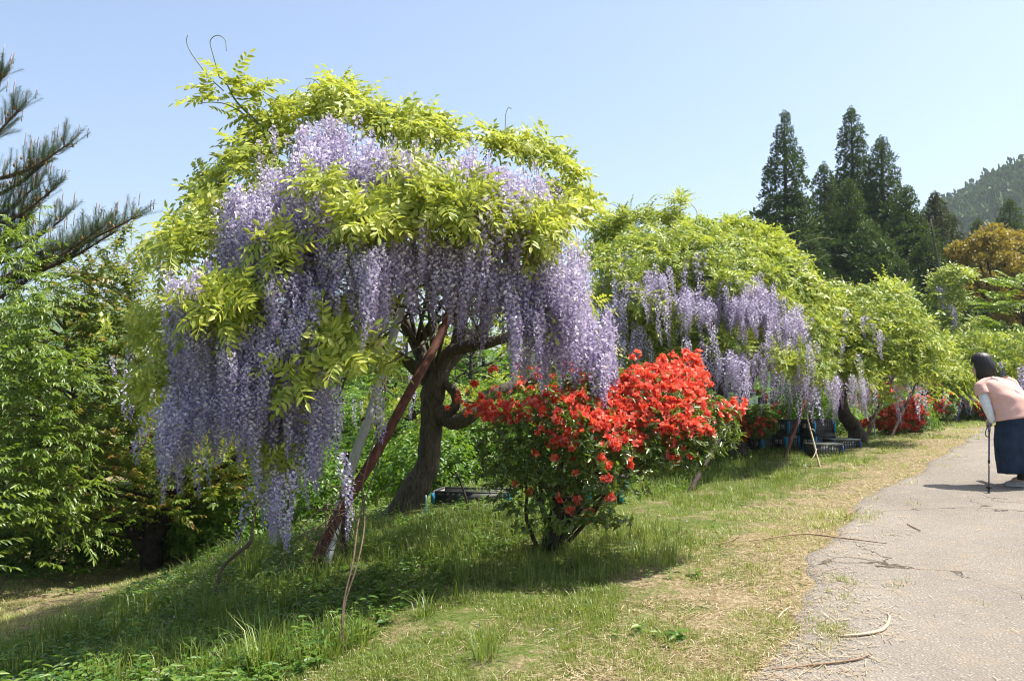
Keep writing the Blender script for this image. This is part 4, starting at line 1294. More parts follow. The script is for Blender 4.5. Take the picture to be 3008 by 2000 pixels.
BRU = [brush(.22, 48), brush(.17, 40), brush(.26, 54)]
tipsp = [(8, 175, 11.4), (45, 250, 11.2), (160, 330, 10.9), (110, 365, 11.2), (130, 430, 10.9), (322, 495, 10.8), (270, 530, 11.0), (200, 560, 11.2), (90, 420, 11.3), (150, 500, 11.2), (60, 500, 11.3), (20, 560, 11.3), (-90, 420, 10.8), (240, 520, 10.6), (110, 600, 11.2)]
NP_, ND_, CA = [], [], []
g = Geo()
for x, y, dep in tipsp:
    e = dat(x, y, dep); o = tr[min(len(tr) - 1, max(3, int((e[2] - .9 - base_p[2]) / 8.2 * len(tr))))]
    pts = [o, o + (e - o) * .4 + np.array([0, 0, -.05]), o + (e - o) * .75 + np.array([0, 0, -.12]), e]
    P = tube_geo(g, pts, [.045, .03, .018, .007], 6, 7, .08)
    for q in np.linspace(.42, 1, 15):
        i = min(len(P) - 2, int(q * (len(P) - 1)))
        d0 = unit(P[i + 1] - P[max(i - 1, 0)])
        for sgn in (-1, 1):
            L = rng.uniform(.08, .34) * (1.15 - q * .7)
            dd = unit(d0 * .8 + np.array([-d0[1], d0[0], 0]) * sgn * rng.uniform(.4, 1.0) + np.array([0, 0, rng.uniform(.1, .7)]))
            t_ = P[i] + dd * L
            tube_geo(g, [P[i], P[i] + dd * L * .5 + np.array([0, 0, -.02]), t_], [.007, .005, .004], 4, 3)
            for f in np.arange(.25, 1.01, .3):
                NP_.append(P[i] + dd * L * f); ND_.append(unit(dd + np.array([0, 0, .45]) + rng.normal(size=3) * .25))
            if rng.uniform() < .45: CA.append(t_ + unit(dd + np.array([0, 0, .6])) * .2)
    NP_.append(P[-1]); ND_.append(unit(P[-1] - P[-4] + np.array([0, 0, .1]))); CA.append(P[-1] + ND_[-1] * .18)
g.obj('limbs', M['bark_grey'], pine, True)
NP_, ND_ = np.array(NP_), np.array(ND_); n = len(NP_)
o = scatter(BRU, rng.integers(0, 3, n), basis(ND_, None, rng.uniform(0, 6, n)) * rng.uniform(.8, 1.2, n)[:, None, None], NP_).obj('needles', M['needle'], pine); o['kind'] = 'stuff'
M['candle'] = plain_mat('pine_candle', (.34, .26, .24), (.48, .40, .36), 20, .7)
M['cone'] = plain_mat('pine_pollen_cone', (.25, .13, .05), (.40, .24, .10), 20, .8)
g = Geo()
for c in CA:
    tube_geo(g, [c - np.array([0, 0, .05]), c + np.array([.005, 0, .05]), c + np.array([.02, 0, rng.uniform(.07, .15)])], [.006, .006, .003], 5, 2)
o = g.obj('candles', M['candle'], pine, True); o['kind'] = 'stuff'
g = Geo()
for k in rng.choice(n, 170, replace=False):
    c = NP_[k] + rng.normal(size=3) * .03
    tube_geo(g, [c, c + np.array([0, 0, .02]), c + np.array([0, 0, .05])], [.010, .016, .006], 5, 2)
o = g.obj('pollen_cones', M['cone'], pine, True); o['kind'] = 'stuff'

# woodland trees and shrubs closing the view behind
protos = []
for k, (h, bl, nb) in enumerate(((3.2, 1.5, 62), (2.6, 1.35, 58), (3.8, 1.6, 70))):
    x, y = (-4.4, -2.4, -8.5)[k], (17.5, 18.5, 16.5)[k]
    protos.append(branchy('woodland_tree', ('leafy tree in the shade behind the bronze-tipped cherry', 'low leafy tree glimpsed beneath the big wisteria crown', 'leafy tree behind the fresh green cherry sprays')[k],
                          (x, y, gz(x, y)), h, nb, bl, .12, WD, M['wood_leaf'], M['bark_dark'],
                          [([(0, 0, -.1), (.05, 0, h * .3), (-.05, .1, h * .6), (0, 0, h * .95)], [.11, .09, .06, .015]), ([(0, 0, .1), (.35, .1, h * .3), (.5, 0, h * .7)], [.08, .06, .015])], .13, zb=(.06, 1), group='leafy trees closing the view behind the wisterias'))
k = 0
for x, y, s in ((-6.2, 19.5, 1.0), (-3.0, 21, .95), (-.9, 19.5, .85), (.8, 18.5, .8), (2.2, 19.5, .85), (3.6, 18.2, .8), (-10.5, 19, 1.1), (-13, 17, 1.2), (-11, 14, 1.1), (-8, 23, 1.1), (-5, 25, 1.1), (-1.8, 24.5, 1.0), (1.6, 24, .8), (4.6, 22.5, .6), (6.2, 24, .6), (8.5, 26, .6),
                (-15, 24, 1.3), (-19, 20, 1.3), (-20, 30, 1.4), (-12, 30, 1.3), (-6, 31, 1.3), (0, 30, .9), (5, 29, .7), (10, 31, .7), (-1.6, 14.6, .62), (.4, 14.4, .6), (-3.6, 14.2, .66), (4.6, 19.5, .8), (1.7, 15.4, .6), (-9.6, 11.5, 1.0), (-10.5, 8.5, 1.0), (-5.6, 26, 1.45), (-3.4, 27, 1.5), (-1.2, 26, 1.5), (.2, 27.5, 1.3), (-7.4, 27, 1.4), (-4.4, 22.5, 1.1), (-2.0, 20.5, 1.0)):
    lab = ('small leafy tree filling the gap between the big trunk and the azalea' if s < .7 else 'leafy green tree among those closing the view behind the wisterias')
    copy_tree(protos[k % 3], (x, y, gz(x, y)), k * 1.3, s, lab); k += 1
SH = [rosette(9, .07, .034, .16), rosette(8, .08, .036, .2), rosette(10, .06, .03, .14)]


def shrub(base, r, h, n, label, name='shrub'):
    root = thing(name, label, 'shrub', base, 'shrubs in the shade behind the wisteria trunks')
    P = rand_dirs(n, -.1, 1) * (rng.uniform(.3, 1, n) ** .5)[:, None] * np.array([r, r, h]) + np.array(base) + np.array([0, 0, h * .12])
    P[:, 2] = np.maximum(P[:, 2], base[2] + .03)
    B = basis(unit(P - np.array(base)) + rng.normal(size=P.shape) * .4 + np.array([0, 0, .4]), np.array([[1, .3, 0]]), rng.uniform(0, 6, n))
    B = np.stack([B[:, :, 1], B[:, :, 2], B[:, :, 0]], -1) * rng.uniform(.8, 1.3, n)[:, None, None]
    o = scatter(SH, rng.integers(0, 3, n), B, P).obj('foliage', M['wood_leaf'], root); o['kind'] = 'stuff'
    g = Geo()
    for k in range(8):
        e = P[rng.integers(n)]
        tube_geo(g, [np.array(base) - np.array([0, 0, .05]), np.array(base) * .5 + e * .5 + rng.normal(size=3) * .06, e], [.015, .01, .004], 5, 4)
    g.obj('stems', M['bark_dark'], root, True)
    return root


sh0 = shrub((-2.6, 12.6, gz(-2.6, 12.6)), .75, .8, 420, 'low leafy shrub in dappled shade behind the wisteria trunks')
k = 0
for x, y, s in ((-1.2, 12.9, 1.0), (.4, 12.4, .9), (1.6, 13.4, .9), (-3.9, 12.4, 1.0), (-.4, 14.0, 1.1), (2.9, 14.3, .9), (-4.6, 13.6, 1.1), (-6.6, 12.6, 1.1), (-8.3, 11.2, 1.0), (4.0, 14.8, .7), (7.9, 17.6, .7), (-9.5, 10.0, 1.0), (3.4, 16.2, 1.0), (9.0, 20.2, .8), (-2.0, 14.2, 1.0), (10.4, 22.4, .8), (-5.7, 13.9, 1.2), (5.6, 17.0, .9), (6.6, 18.6, .9), (12.5, 24.5, .9), (14.5, 25.5, 1.0)):
    copy_tree(sh0, (x, y, gz(x, y)), k * 1.7, s); k += 1
# ------------------------------------------------------------------ cedars, golden tree, far forest
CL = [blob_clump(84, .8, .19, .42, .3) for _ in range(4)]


def cedar(label, u, v, y, ratio, mat='cedar', rmax=3.2, vis=None, dens=1.0):
    top = at(u, v, y)
    b = np.array([top[0], y, gz(top[0], y)])
    h = top[2] - b[2]
    root = thing('cedar_tree', label, 'tree', b, 'tall cedars behind the wisterias')
    g = Geo(); tube_geo(g, [b - np.array([0, 0, .1]), b + np.array([0, 0, h * .5]), b + np.array([0, 0, h * .97])], [.28, .16, .03], 8, 5, .05)
    g.obj('trunk', M['bark_dark'], root, True)
    P, S = [], []
    z, k = h - .25, 0
    while z > h * .26:
        dz = h - z
        R = min(rmax, 1.28 * ratio * dz * (1 + .16 * math.sin(dz * 1.7 + u)) + .10)
        cs = np.clip(.18 + R * .30, .2, .95) * rng.uniform(.85, 1.15)
        nr = max(1, int(2 * PI * R / (cs * 1.35)))
        a0 = rng.uniform(0, 6)
        for j in range(nr):
            if rng.uniform() < .12: continue
            a = a0 + 2 * PI * j / nr + rng.normal() * .2
            rr = R * rng.uniform(.72, 1.1)
            P.append(b + np.array([math.cos(a) * rr, math.sin(a) * rr, z + rng.normal() * .15 * cs])); S.append(cs * rng.uniform(.75, 1.2))
        if R > .9:
            for j in range(nr // 2):
                a = rng.uniform(0, 6.28); rr = R * rng.uniform(.2, .65)
                P.append(b + np.array([math.cos(a) * rr, math.sin(a) * rr, z])); S.append(cs)
        z -= cs * .80 / dens; k += 1
    P, S = np.array(P), np.array(S); n = len(P)
    P = np.vstack([P, b + np.array([[0, 0, h - .25], [0, 0, h - .05], [0.03, 0, h - .5]])]); S = np.r_[S, .22, .13, .28]; n += 3
    ang = rng.uniform(0, 6.28, n); c, s = np.cos(ang), np.sin(ang); Z = np.zeros(n)
    B = np.stack([np.stack([c, -s, Z], -1), np.stack([s, c, Z], -1), np.stack([Z, Z, Z + 1], -1)], 1) * S[:, None, None]
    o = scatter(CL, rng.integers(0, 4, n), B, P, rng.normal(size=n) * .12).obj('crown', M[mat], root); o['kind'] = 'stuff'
    g = Geo()
    for j in rng.choice(n, min(n, 40), replace=False):
        tz = P[j][2] - .25 * np.hypot(*(P[j][:2] - b[:2]))
        tube_geo(g, [np.array([b[0], b[1], tz]), (np.array([b[0], b[1], tz]) + P[j]) / 2 - np.array([0, 0, .05]), P[j]], [.05, .035, .015], 4, 2)
    o = g.obj('limbs', M['bark_dark'], root, True); o['kind'] = 'stuff'
    return root


for a in (('tall slender cedar at the open end of the cedar group', 2303, 325, 44, .170), ('shorter cedar spire between the two tallest', 2420, 475, 46, .20), ('tallest cedar spire of the group', 2500, 312, 48, .165),
          ('cedar spire with blunt top next to the tallest one', 2588, 398, 46, .20), ('broad dense cedar in front of the tallest spires', 2490, 525, 40, .30), ('broad rounded cedar at the hill end of the group', 2660, 545, 42, .30),
          ('brownish thin cedar between the dense group and the golden tree', 2745, 562, 45, .19, 'cedar_b'), ('lower brownish cedar beside the golden tree', 2795, 625, 48, .20, 'cedar_b'), ('pointed far cedar standing above the golden tree', 2965, 582, 58, .26),
          ('small cedar top just showing over the wisteria crown', 2230, 645, 50, .26), ('small dark cedar top behind the golden tree', 2872, 640, 60, .25), ('low broad cedar in front under the dense group', 2380, 690, 38, .32), ('low dark cedar draped by climbing wisteria', 2640, 760, 36, .30), ('low cedar below the brownish ones', 2790, 800, 37, .30), ('dense cedar with rounded top beside the golden tree', 2720, 690, 40, .30), ('cedar foot filling the gap beside the slender one', 2270, 760, 42, .30)):
    cedar(*a)

LB = [blob_clump(150, .45, .20, .26, .1, .2) for _ in range(3)]


def clump_tree(name, label, base, items, mat, clumps, trunk_r, group=None):
    root = thing(name, label, 'tree', base, group)
    b = np.array(base, float)
    P = np.array([i[:3] for i in items]); S = np.array([i[3] for i in items]); n = len(P)
    g = Geo(); c = P.mean(0)
    tube_geo(g, [b - np.array([0, 0, .1]), b * .5 + np.array([c[0], c[1], c[2]]) * .5, c], [trunk_r, trunk_r * .8, trunk_r * .4], 8, 5, .06)
    for j in rng.choice(n, min(n, 26), replace=False):
        s0 = b * .4 + c * .6
        tube_geo(g, [s0, (s0 + P[j]) / 2 + np.array([0, 0, -.15]), P[j]], [trunk_r * .4, trunk_r * .25, .02], 5, 4)
    g.obj('trunk', M['bark_dark'], root, True)
    ang = rng.uniform(0, 6.28, n); cc, ss = np.cos(ang), np.sin(ang); Z = np.zeros(n)
    B = np.stack([np.stack([cc, -ss, Z], -1), np.stack([ss, cc, Z], -1), np.stack([Z, Z, Z + 1], -1)], 1) * S[:, None, None]
    o = scatter(clumps, rng.integers(0, len(clumps), n), B, P, rng.normal(size=n) * .15).obj('crown', mat, root); o['kind'] = 'stuff'
    return root


# golden-leaved tree
ct = at(2960, 870, 39)
items = []
for k in range(230):
    d = rand_dirs(1, -.7, 1)[0]
    p = np.array([ct[0] + .6, 40, ct[2] - .2]) + d * np.array([4.2, 3.6, 3.4]) * rng.uniform(.7, 1.0)
    items.append((*p, rng.uniform(.45, .85)))
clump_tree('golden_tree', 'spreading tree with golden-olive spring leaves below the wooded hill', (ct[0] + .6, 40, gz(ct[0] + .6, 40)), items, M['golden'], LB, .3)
# leafy green tree in front of it
SPR = [twig_spray(.7, 16, .13, .06, .4, .1) for _ in range(3)]
pt = at(3010, 1120, 27)
branchy('broadleaf_tree', 'loose green broadleaf tree in front of the golden tree', (pt[0] + .2, 27, gz(pt[0] + .2, 27)), 4.0, 46, 1.6, .2, SPR, M['cherry'], M['bark_dark'],
        [([(0, 0, -.1), (.05, 0, 1.6), (-.1, .1, 2.6), (.1, 0, 3.8)], [.13, .1, .06, .015])], .22, zb=(.3, 1))
# climbing wisteria on the low cedars
D6 = Dome(at(2760, 900, 34)[0], 35.5, 3.2, 3.0, 6.5)
b6 = np.array([D6.cx, 34.0, gz(D6.cx, 34.0)])
wisteria('wild wisteria climbing the dark cedars with pale clusters', b6, D6, [(2150, 655, 14, 12), (2190, 640, 26, 14), (2170, 685, 22, 14), (2210, 690, 16, 16), (2180, 735, 26, 16), (2210, 770, 22, 14), (2190, 790, 20, 14), (2225, 640, 16, 12), (2240, 760, 12, 20)],
         [(2170, 655, 10, 8), (2185, 710, 16, 14), (2230, 775, 14, 8)], [([b6, b6 + np.array([.2, 0, 3]), b6 + np.array([-.2, .1, 7])], [.09, .07, .03])], [], [b6 + np.array([0, 0, 4])], 'wleaf2', 'flower_pale', ld=5, fd=5, shrink=2, leaf_parts=0, flower_parts=0, inner=0, back_l=0, back_f=0, twigs=10, lscale=1.5, fscale=1.7, group='')
# forest on the hill
FT = [blob_clump(58, 1.2, .36, .42, .25, .3) for _ in range(4)]
nF = 1900
hx, hy = rng.uniform(110, 260, nF), rng.uniform(215, 325, nF)
hz = hill_z(hx, hy)
S = rng.uniform(2.8, 4.6, nF)
ang = rng.uniform(0, 6.28, nF); c, s = np.cos(ang), np.sin(ang); Z = np.zeros(nF)
B = np.stack([np.stack([c, -s, Z], -1), np.stack([s, c, Z], -1), np.stack([Z, Z, Z + rng.uniform(1, 1.6, nF)], -1)], 1) * S[:, None, None]
o = scatter(FT, rng.integers(0, 4, nF), B, np.c_[hx, hy, hz + S * .8]).obj('forest', M['forest'])
tag(o, 'mixed forest covering the distant hill', 'forest', kind='stuff')

# ------------------------------------------------------------------ ground cover
def sample_ground(n, y0=4.0, y1=22.0, power=1.6):
    """points in the ground the camera looks over, denser near it"""
    t = rng.uniform(size=n)
    y = (y0 ** (1 - power) + t * (y1 ** (1 - power) - y0 ** (1 - power))) ** (1 / (1 - power))
    x = rng.uniform(-.66, .64, n) * y
    return x, y


def clumpy(x, y, sc, seed):
    v = 0
    for k in range(4):
        a = seed * 1.7 + k * 1.9
        v = v + np.sin((x * math.cos(a) + y * math.sin(a)) * sc * (1 + .45 * k) + seed * 3.1 + k)
    return v / 4


TUF = [tuft(9, .075, .05, .0042, .9) for _ in range(5)] + [tuft(9, .08, .06, .0075, .9, True) for _ in range(4)]
TUFT_T = [tuft(9, .22, .07, .0055, .75) for _ in range(4)]
x, y = sample_ground(40000, 4.0, 22.0, 1.9)
s = side(x, y)
dr = dryness(x, y)
c1 = clumpy(x, y, 2.1, 1); c2 = clumpy(x, y, 5.5, 2)
keepp = np.where(s < 0, np.where(s > -.35, .10 + .3 * (c1 > .2), (c2 > .55) * .06 * (s > -1.2)), np.where(s < .8, .42 + .45 * (c1 > -.1), .92 + .08 * (c1 > -.1)))
keep = rng.uniform(size=len(x)) < keepp
x, y, s, dr, c1, c2 = (a[keep] for a in (x, y, s, dr, c1, c2))
n = len(x)
hs = np.clip(.62 + .35 * c2 + .25 * c1, .3, 1.4) * np.where(dr < .3, 1.25, 1.0) * (1 + .03 * (y - 5))
ang = rng.uniform(0, 6.28, n); c, sn = np.cos(ang), np.sin(ang); Z = np.zeros(n)
w = 1 + .05 * (y - 5)
B = np.stack([np.stack([c * w, -sn * w, Z], -1), np.stack([sn * w, c * w, Z], -1), np.stack([Z, Z, Z + 1], -1)], 1) * hs[:, None, None]
o = scatter(TUF, np.where(y < 7.2, rng.integers(0, 5, n), 5 + rng.integers(0, 4, n)), B, np.c_[x, y, ground(x, y) - .005], np.clip((dr - .3) * .7, -.08, .4)).obj('grass', M['grass'])
tag(o, 'short patchy grass, green under the trees and drier beside the path', 'grass', kind='stuff')
# taller grass: bank, under the trees, round the crates
x, y = sample_ground(19000, 4.2, 17, 1.4)
s = side(x, y); dr = dryness(x, y); c1 = clumpy(x, y, 1.6, 5); c2 = clumpy(x, y, 3.7, 6)
crate_zone = ((x > 1.6) & (x < 4.9) & (y > 9.6) & (y < 13.2)) | (np.hypot(x - ba[0] - .1, (y - ba[1] - .1)) < 1.25)
keep = ((dr < .32) & (c1 + .5 * c2 > .05) & (rng.uniform(size=len(x)) < .6)) | (crate_zone & (s > 1.0) & (rng.uniform(size=len(x)) < .85)) | ((s > 1.2) & (c2 > .5) & (rng.uniform(size=len(x)) < .12))
x, y, dr, s = x[keep], y[keep], dr[keep], s[keep]
n = len(x)
hs = rng.uniform(.5, 1.15, n) * np.where(dr < .32, 1.0, .75)
ang = rng.uniform(0, 6.28, n); c, sn = np.cos(ang), np.sin(ang); Z = np.zeros(n)
B = np.stack([np.stack([c, -sn, Z], -1), np.stack([sn, c, Z], -1), np.stack([Z, Z, Z + 1], -1)], 1) * hs[:, None, None]
o = scatter(TUFT_T, rng.integers(0, 4, n), B, np.c_[x, y, ground(x, y) - .01], np.full(n, -.1)).obj('tall_grass', M['grass'])
tag(o, 'taller lush grass in the shade below the wisterias', 'grass', kind='stuff')
# long grass clumps
LG = [tuft(70, .5, .08, .007, .8) for _ in range(2)] + [tuft(46, .34, .08, .009, .9)]
for k, (dx, dy, sc, lab) in enumerate(((610, 1560, .75, 'long arching grass clump at the sunlit foot of the slope'), (575, 1330, .9, 'dark long grass clump at the foot of the rusty pipe'), (980, 1425, .62, 'broad-bladed grass clump on the shade edge below the azalea'),
                                       (1340, 1312, .6, 'broad-bladed grass clump in front of the azalea'), (110, 1480, .6, 'grass clump on the bank above the lower lawn'), (330, 1530, .6, 'pale grass clump in the shaded bank'), (1120, 1530, .5, 'fine grass clump in the sunlit lawn'),
                                       (1060, 1345, .5, 'thin grass clump in dappled shade below the trunk'), (1470, 1280, .5, 'grass clump between azalea and lawn'), (480, 1440, .6, 'grass clump beside the bent dry stem'))):
    p = onground(dx * DSC, dy * DSC)
    r = thing('grass_clump', lab, 'grass clump', p, 'grass clumps')
    V, Fc, T = LG[k % 3]
    g = Geo(); g.add(V * np.array([1.3, 1.3, 1]) * sc + p - np.array([0, 0, .02]), Fc, T * .7); g.obj('blades', M['grass'], r)
# broadleaf weeds
RO = [rosette(7, .045, .024, .05), rosette(9, .035, .02, .09), rosette(6, .06, .03, .04), rosette(8, .05, .016, .12)]
x, y = sample_ground(12000, 4.1, 15, 1.5)
s = side(x, y); dr = dryness(x, y); c1 = clumpy(x, y, 2.6, 8)
keep = ((dr < .32) & (rng.uniform(size=len(x)) < .75)) | ((s > .6) & (c1 > .5) & (rng.uniform(size=len(x)) < .13))
x, y = x[keep], y[keep]; n = len(x)
B = basis(np.c_[rng.normal(size=(n, 2)) * .15, np.ones(n)], np.array([[1, .3, 0]]), rng.uniform(0, 6, n))
B = np.stack([B[:, :, 1], B[:, :, 2], B[:, :, 0]], -1) * rng.uniform(.6, 1.5, n)[:, None, None]
o = scatter(RO, rng.integers(0, 4, n), B, np.c_[x, y, ground(x, y) + .01]).obj('weeds', M['weed'])
tag(o, 'low broad-leaved weeds covering the shaded slope', 'weeds', kind='stuff')
# straw and petals
x, y = sample_ground(90000, 3.9, 20, 1.9)
s = side(x, y); dr = dryness(x, y); c1 = clumpy(x, y, 3.1, 12)
keepp = np.where(s < -.7, .012, np.where(s < 0, .62 * np.exp(s * 2.6) + .22 * (c1 > .2) * np.exp(s * .8), np.where(s < 1.0, .75, np.where(dr > .5, .4, np.where(dr > .3, .2, .06)))))
keep = rng.uniform(size=len(x)) < keepp
x, y = x[keep], y[keep]; n = len(x)
st = np.array([(-.5, -.5, 0), (.5, -.5, 0), (.5, .5, 0), (-.5, .5, 0)])
L, W = rng.uniform(.02, .085, n), rng.uniform(.002, .0048, n) * (1 + .06 * (y - 4))
a = rng.uniform(0, 6.28, n); dz = rng.normal(size=n) * .10
B = basis(np.c_[np.cos(a), np.sin(a), dz]) * np.stack([L, W, W], -1)[:, None, :]
o = scatter([(st, [np.array([(0, 1, 2, 3)])], np.full(4, .5))], np.zeros(n, int), B, np.c_[x, y, ground(x, y) + np.where(side(x, y) < 0, .022, .014) + np.abs(dz) * L * .5]).obj('straw', M['straw'])
tag(o, 'dry straw and cut stems strewn along the path edge', 'straw', kind='stuff')
x, y = sample_ground(26000, 4.5, 13, 1.2)
dr = dryness(x, y); s = side(x, y)
keep = ((dr < .26) & (rng.uniform(size=len(x)) < .4)) | ((s > 1.0) & (rng.uniform(size=len(x)) < .012))
x, y = x[keep], y[keep]; n = len(x)
B = basis(rand_dirs(n, -.3, .3)) * rng.uniform(.008, .016, n)[:, None, None]
o = scatter([(st, [np.array([(0, 1, 2, 3)])], np.full(4, .5))], np.zeros(n, int), B, np.c_[x, y, ground(x, y) + rng.uniform(.012, .05, n)]).obj('fallen_petals', M['petal'])
tag(o, 'fallen lilac petals scattered under the wisteria', 'petals', kind='stuff')
# ferns at the edge of the wood, dandelion clocks, a few single plants
for dx, dy, sc, lab in ((92, 1335, 1.0, 'light green fern at the edge of the lower lawn below the cherry'), (210, 1325, .7, 'small fern beside the dark forked trunk')):
    p = onground(dx * DSC, dy * DSC); r = thing('fern', lab, 'fern', p)
    for k in range(6):
        V, Fc, T = pinnate(.42 * sc, 11, .085 * sc, .022 * sc, .45, .1)
        a = k * 1.05 + .3
        g = Geo(); g.add(V @ basis([math.cos(a), math.sin(a), .75])[0].T + p, Fc, T); g.obj('frond', M['fern'], r)
M['clock'] = plain_mat('seed_head', (.7, .7, .68), (.85, .85, .82), 60, .9)
for u, v, h, lab in ((2365, 1395, .12, 'dandelion seed head in the sunny grass before the crates'), (2337, 1320, .2, 'tall dandelion seed head in front of the lower crates')):
    p = onground(u, v); r = thing('dandelion', lab, 'flower', p)
    g = Geo(); tube_geo(g, [p, p + np.array([.01, 0, h * .5]), p + np.array([0, 0, h])], [.004, .003, .003], 5, 3); g.obj('stem', M['green_vine'], r, True)
    V, Fc, T = blob_clump(60, 1, .3, .5, 0, .4)
    g = Geo(); g.add(V * .024 + p + np.array([0, 0, h]), Fc, T); g.obj('seed_ball', M['clock'], r)
for dx, dy, sc, lab in ((700, 1370, 1.5, 'small leafy seedling at the foot of the grey post'), (660, 1345, 1.2, 'round-leaved seedling in the shaded bank'), (800, 1160, 2.0, 'broad pale leaves hanging beside the rusty pipe'), (880, 1345, 1.2, 'leafy weed beside the twisted dry stem'), (1345, 1290, 1.5, 'leafy seedling at the azalea foot')):
    p = onground(dx * DSC, dy * DSC) if dy > 1200 else dat(dx, dy, 7.5)
    r = thing('seedling', lab, 'plant', p)
    V, Fc, T = rosette(7, .055, .034, .1)
    g = Geo(); g.add(V * sc + p, Fc, T); g.obj('leaves', M['weed'], r)
# ------------------------------------------------------------------ sticks
def stick(label, px, r, mat, lift=.02, name='fallen_stick'):
    pts = []
    for u, v in px:
        p = onground(u, v); p[2] += lift; pts.append(p)
    o_ = Geo(); tube_geo(o_, pts, r, 6, 5, .12)
    return tag(o_.obj(name, mat, None, True), label, 'stick', 'twigs fallen on the path')


stick('pale peeled curved stick lying on the concrete path', [(2464, 1879), (2537, 1874), (2594, 1859), (2613, 1828), (2609, 1813)], [.005, .009, .011, .009, .004], M['stick_pale'], .024)
stick('long thin brown twig reaching from the grass onto the path', [(2200, 1601), (2353, 1580), (2468, 1591), (2606, 1608)], [.004, .006, .006, .004], M['stick_brown'], .035)
stick('forked brown twig at the near path edge', [(2269, 1978), (2399, 1964), (2506, 1951), (2563, 1932)], [.004, .006, .006, .003], M['stick_brown'], .024)
stick('short dark twig on the path near the straw patch', [(2665, 1545), (2685, 1556), (2705, 1566)], [.005, .006, .004], M['stick_brown'], .024)
stick('short brown twig pointing out of the weeds at the path edge', [(2480, 1530), (2505, 1512), (2533, 1494)], [.006, .006, .003], M['stick_brown'], .04)
stick('pale straw stalk lying along the near path edge', [(2280, 1830), (2300, 1806), (2322, 1790)], [.004, .006, .003], M['stick_pale'], .02)
stick('bent brown stalk lying in the sunlit lawn', [(2170, 1585), (2140, 1600), (2090, 1610)], [.004, .005, .003], M['stick_brown'], .03)
pS = onground(2410, 1375)
g = Geo()
tube_geo(g, [pS, at(2400, 1340, pS[1] + .1), at(2388, 1290, pS[1] + .2), at(2376, 1245, pS[1] + .3), at(2370, 1215, pS[1] + .4)], [.016, .013, .014, .012, .008], 6, 5, .15)
tube_geo(g, [at(2399, 1318, pS[1] + .12), at(2393, 1335, pS[1] + .05), at(2385, 1348, pS[1])], [.009, .007, .004], 5, 4, .1)
tube_geo(g, [at(2384, 1260, pS[1] + .25), at(2390, 1262, pS[1] + .25), at(2393, 1268, pS[1] + .25)], [.008, .006, .003], 5, 4, .1)
tag(g.obj('dead_branch', M['stick_pale'], None, True), 'pale forked dead branch stuck upright in front of the crates', 'branch')
# ------------------------------------------------------------------ crates
def crate(label, c, yaw, size=(.46, .34, .30), board=False, strip='crate_blue', tilt=0.0, emblem='E'):
    """lattice crate; local X = long side, the end panels carry the mark"""
    lx, ly, h = size
    root = thing('plastic_crate', label, 'crate', c, 'crates stacked under the wisteria')
    Rm = np.array(Matrix.Rotation(yaw, 3, 'Z') @ Matrix.Rotation(tilt, 3, 'Y'))
    T = lambda p: Rm @ np.asarray(p) + np.asarray(c)
    g = Geo()
    for sx in (-1, 1):
        for sy in (-1, 1): box_geo(g, T((sx * (lx / 2 - .012), sy * (ly / 2 - .012), h / 2)), (.028, .028, h - .002), Rm)
    for z in (.012, h - .012):
        for sy in (-1, 1): box_geo(g, T((0, sy * (ly / 2 - .009), z)), (lx - .05, .022, .024), Rm)
        for sx in (-1, 1): box_geo(g, T((sx * (lx / 2 - .009), 0, z)), (.022, ly - .05, .024), Rm)
    g.obj('frame', M['crate'], root)
    g = Geo(); box_geo(g, T((0, 0, .010)), (lx - .05, ly - .05, .012), Rm); g.obj('bottom', M['crate'], root)
    for sy in (-1, 1):
        g = Geo()
        for k in range(9):
            xx = -lx / 2 + .05 + k * (lx - .10) / 8
            box_geo(g, T((xx, sy * (ly / 2 - .009), h / 2)), (.012, .010, h - .05), Rm)
        for zz in (.28, .5, .74):
            box_geo(g, T((0, sy * (ly / 2 - .014), h * zz)), (lx - .06, .006, .010), Rm)
        ls = g.obj('lattice_side', M['crate'], root)
        g = Geo(); box_geo(g, T((0, sy * (ly / 2 - .022), h / 2)), (lx - .06, .004, h - .05), Rm); g.obj('gap_light_backing', M['crate_gap_light'], ls)  # backing panel, its pale colour stands in for light through the lattice
    for sx in (-1, 1):
        g = Geo(); box_geo(g, T((sx * (lx / 2 - .012), 0, h / 2)), (.010, ly - .06, h - .05), Rm); pn = g.obj('end_panel', M['crate'], root)
        g = Geo(); X = sx * (lx / 2 - .004)
        st_ = []
        if emblem == 'E':                                    # two stacked-bar characters side by side
            for yy in (-.045, .045):
                for zz in (.66, .56, .46): st_.append((yy, zz * h, .06, .011))
                st_.append((yy + (.03 if sx > 0 else -.03), .56 * h, .011, .20 * h + .011))
        elif emblem == 'S':                                  # ES
            q = -1 if sx > 0 else 1
            q = sx
            for zz in (.66, .56, .46): st_.append((-.05 * q, zz * h, .06, .011)); st_.append((.05 * q, zz * h, .06, .011))
            st_.append((-.08 * q, .56 * h, .011, .20 * h + .011))
            st_.append((.02 * q, .61 * h, .011, .10 * h)); st_.append((.08 * q, .51 * h, .011, .10 * h))
        for yy, zz, wy, wz in st_:
            box_geo(g, T((X, yy, zz)), (.004, wy, wz), Rm)
        if st_: g.obj('printed_mark', M['crate_white'], pn)
    for sx, sy in ((-1, -1), (1, -1), (-1, 1), (1, 1)):
        g = Geo(); box_geo(g, T((sx * (lx / 2 - .004), sy * (ly / 2 - .003), h / 2)), (.020, .046, h - .05), Rm)
        g.obj('corner_strip', M[strip], root)
    if board:
        g = Geo(); box_geo(g, T((0, 0, h + .006)), (lx + .01, ly + .01, .014), Rm); g.obj('lid_board', M['crate_top'], root)
    return root


pc0 = onground(2400, 1318)
YC = pc0[1]


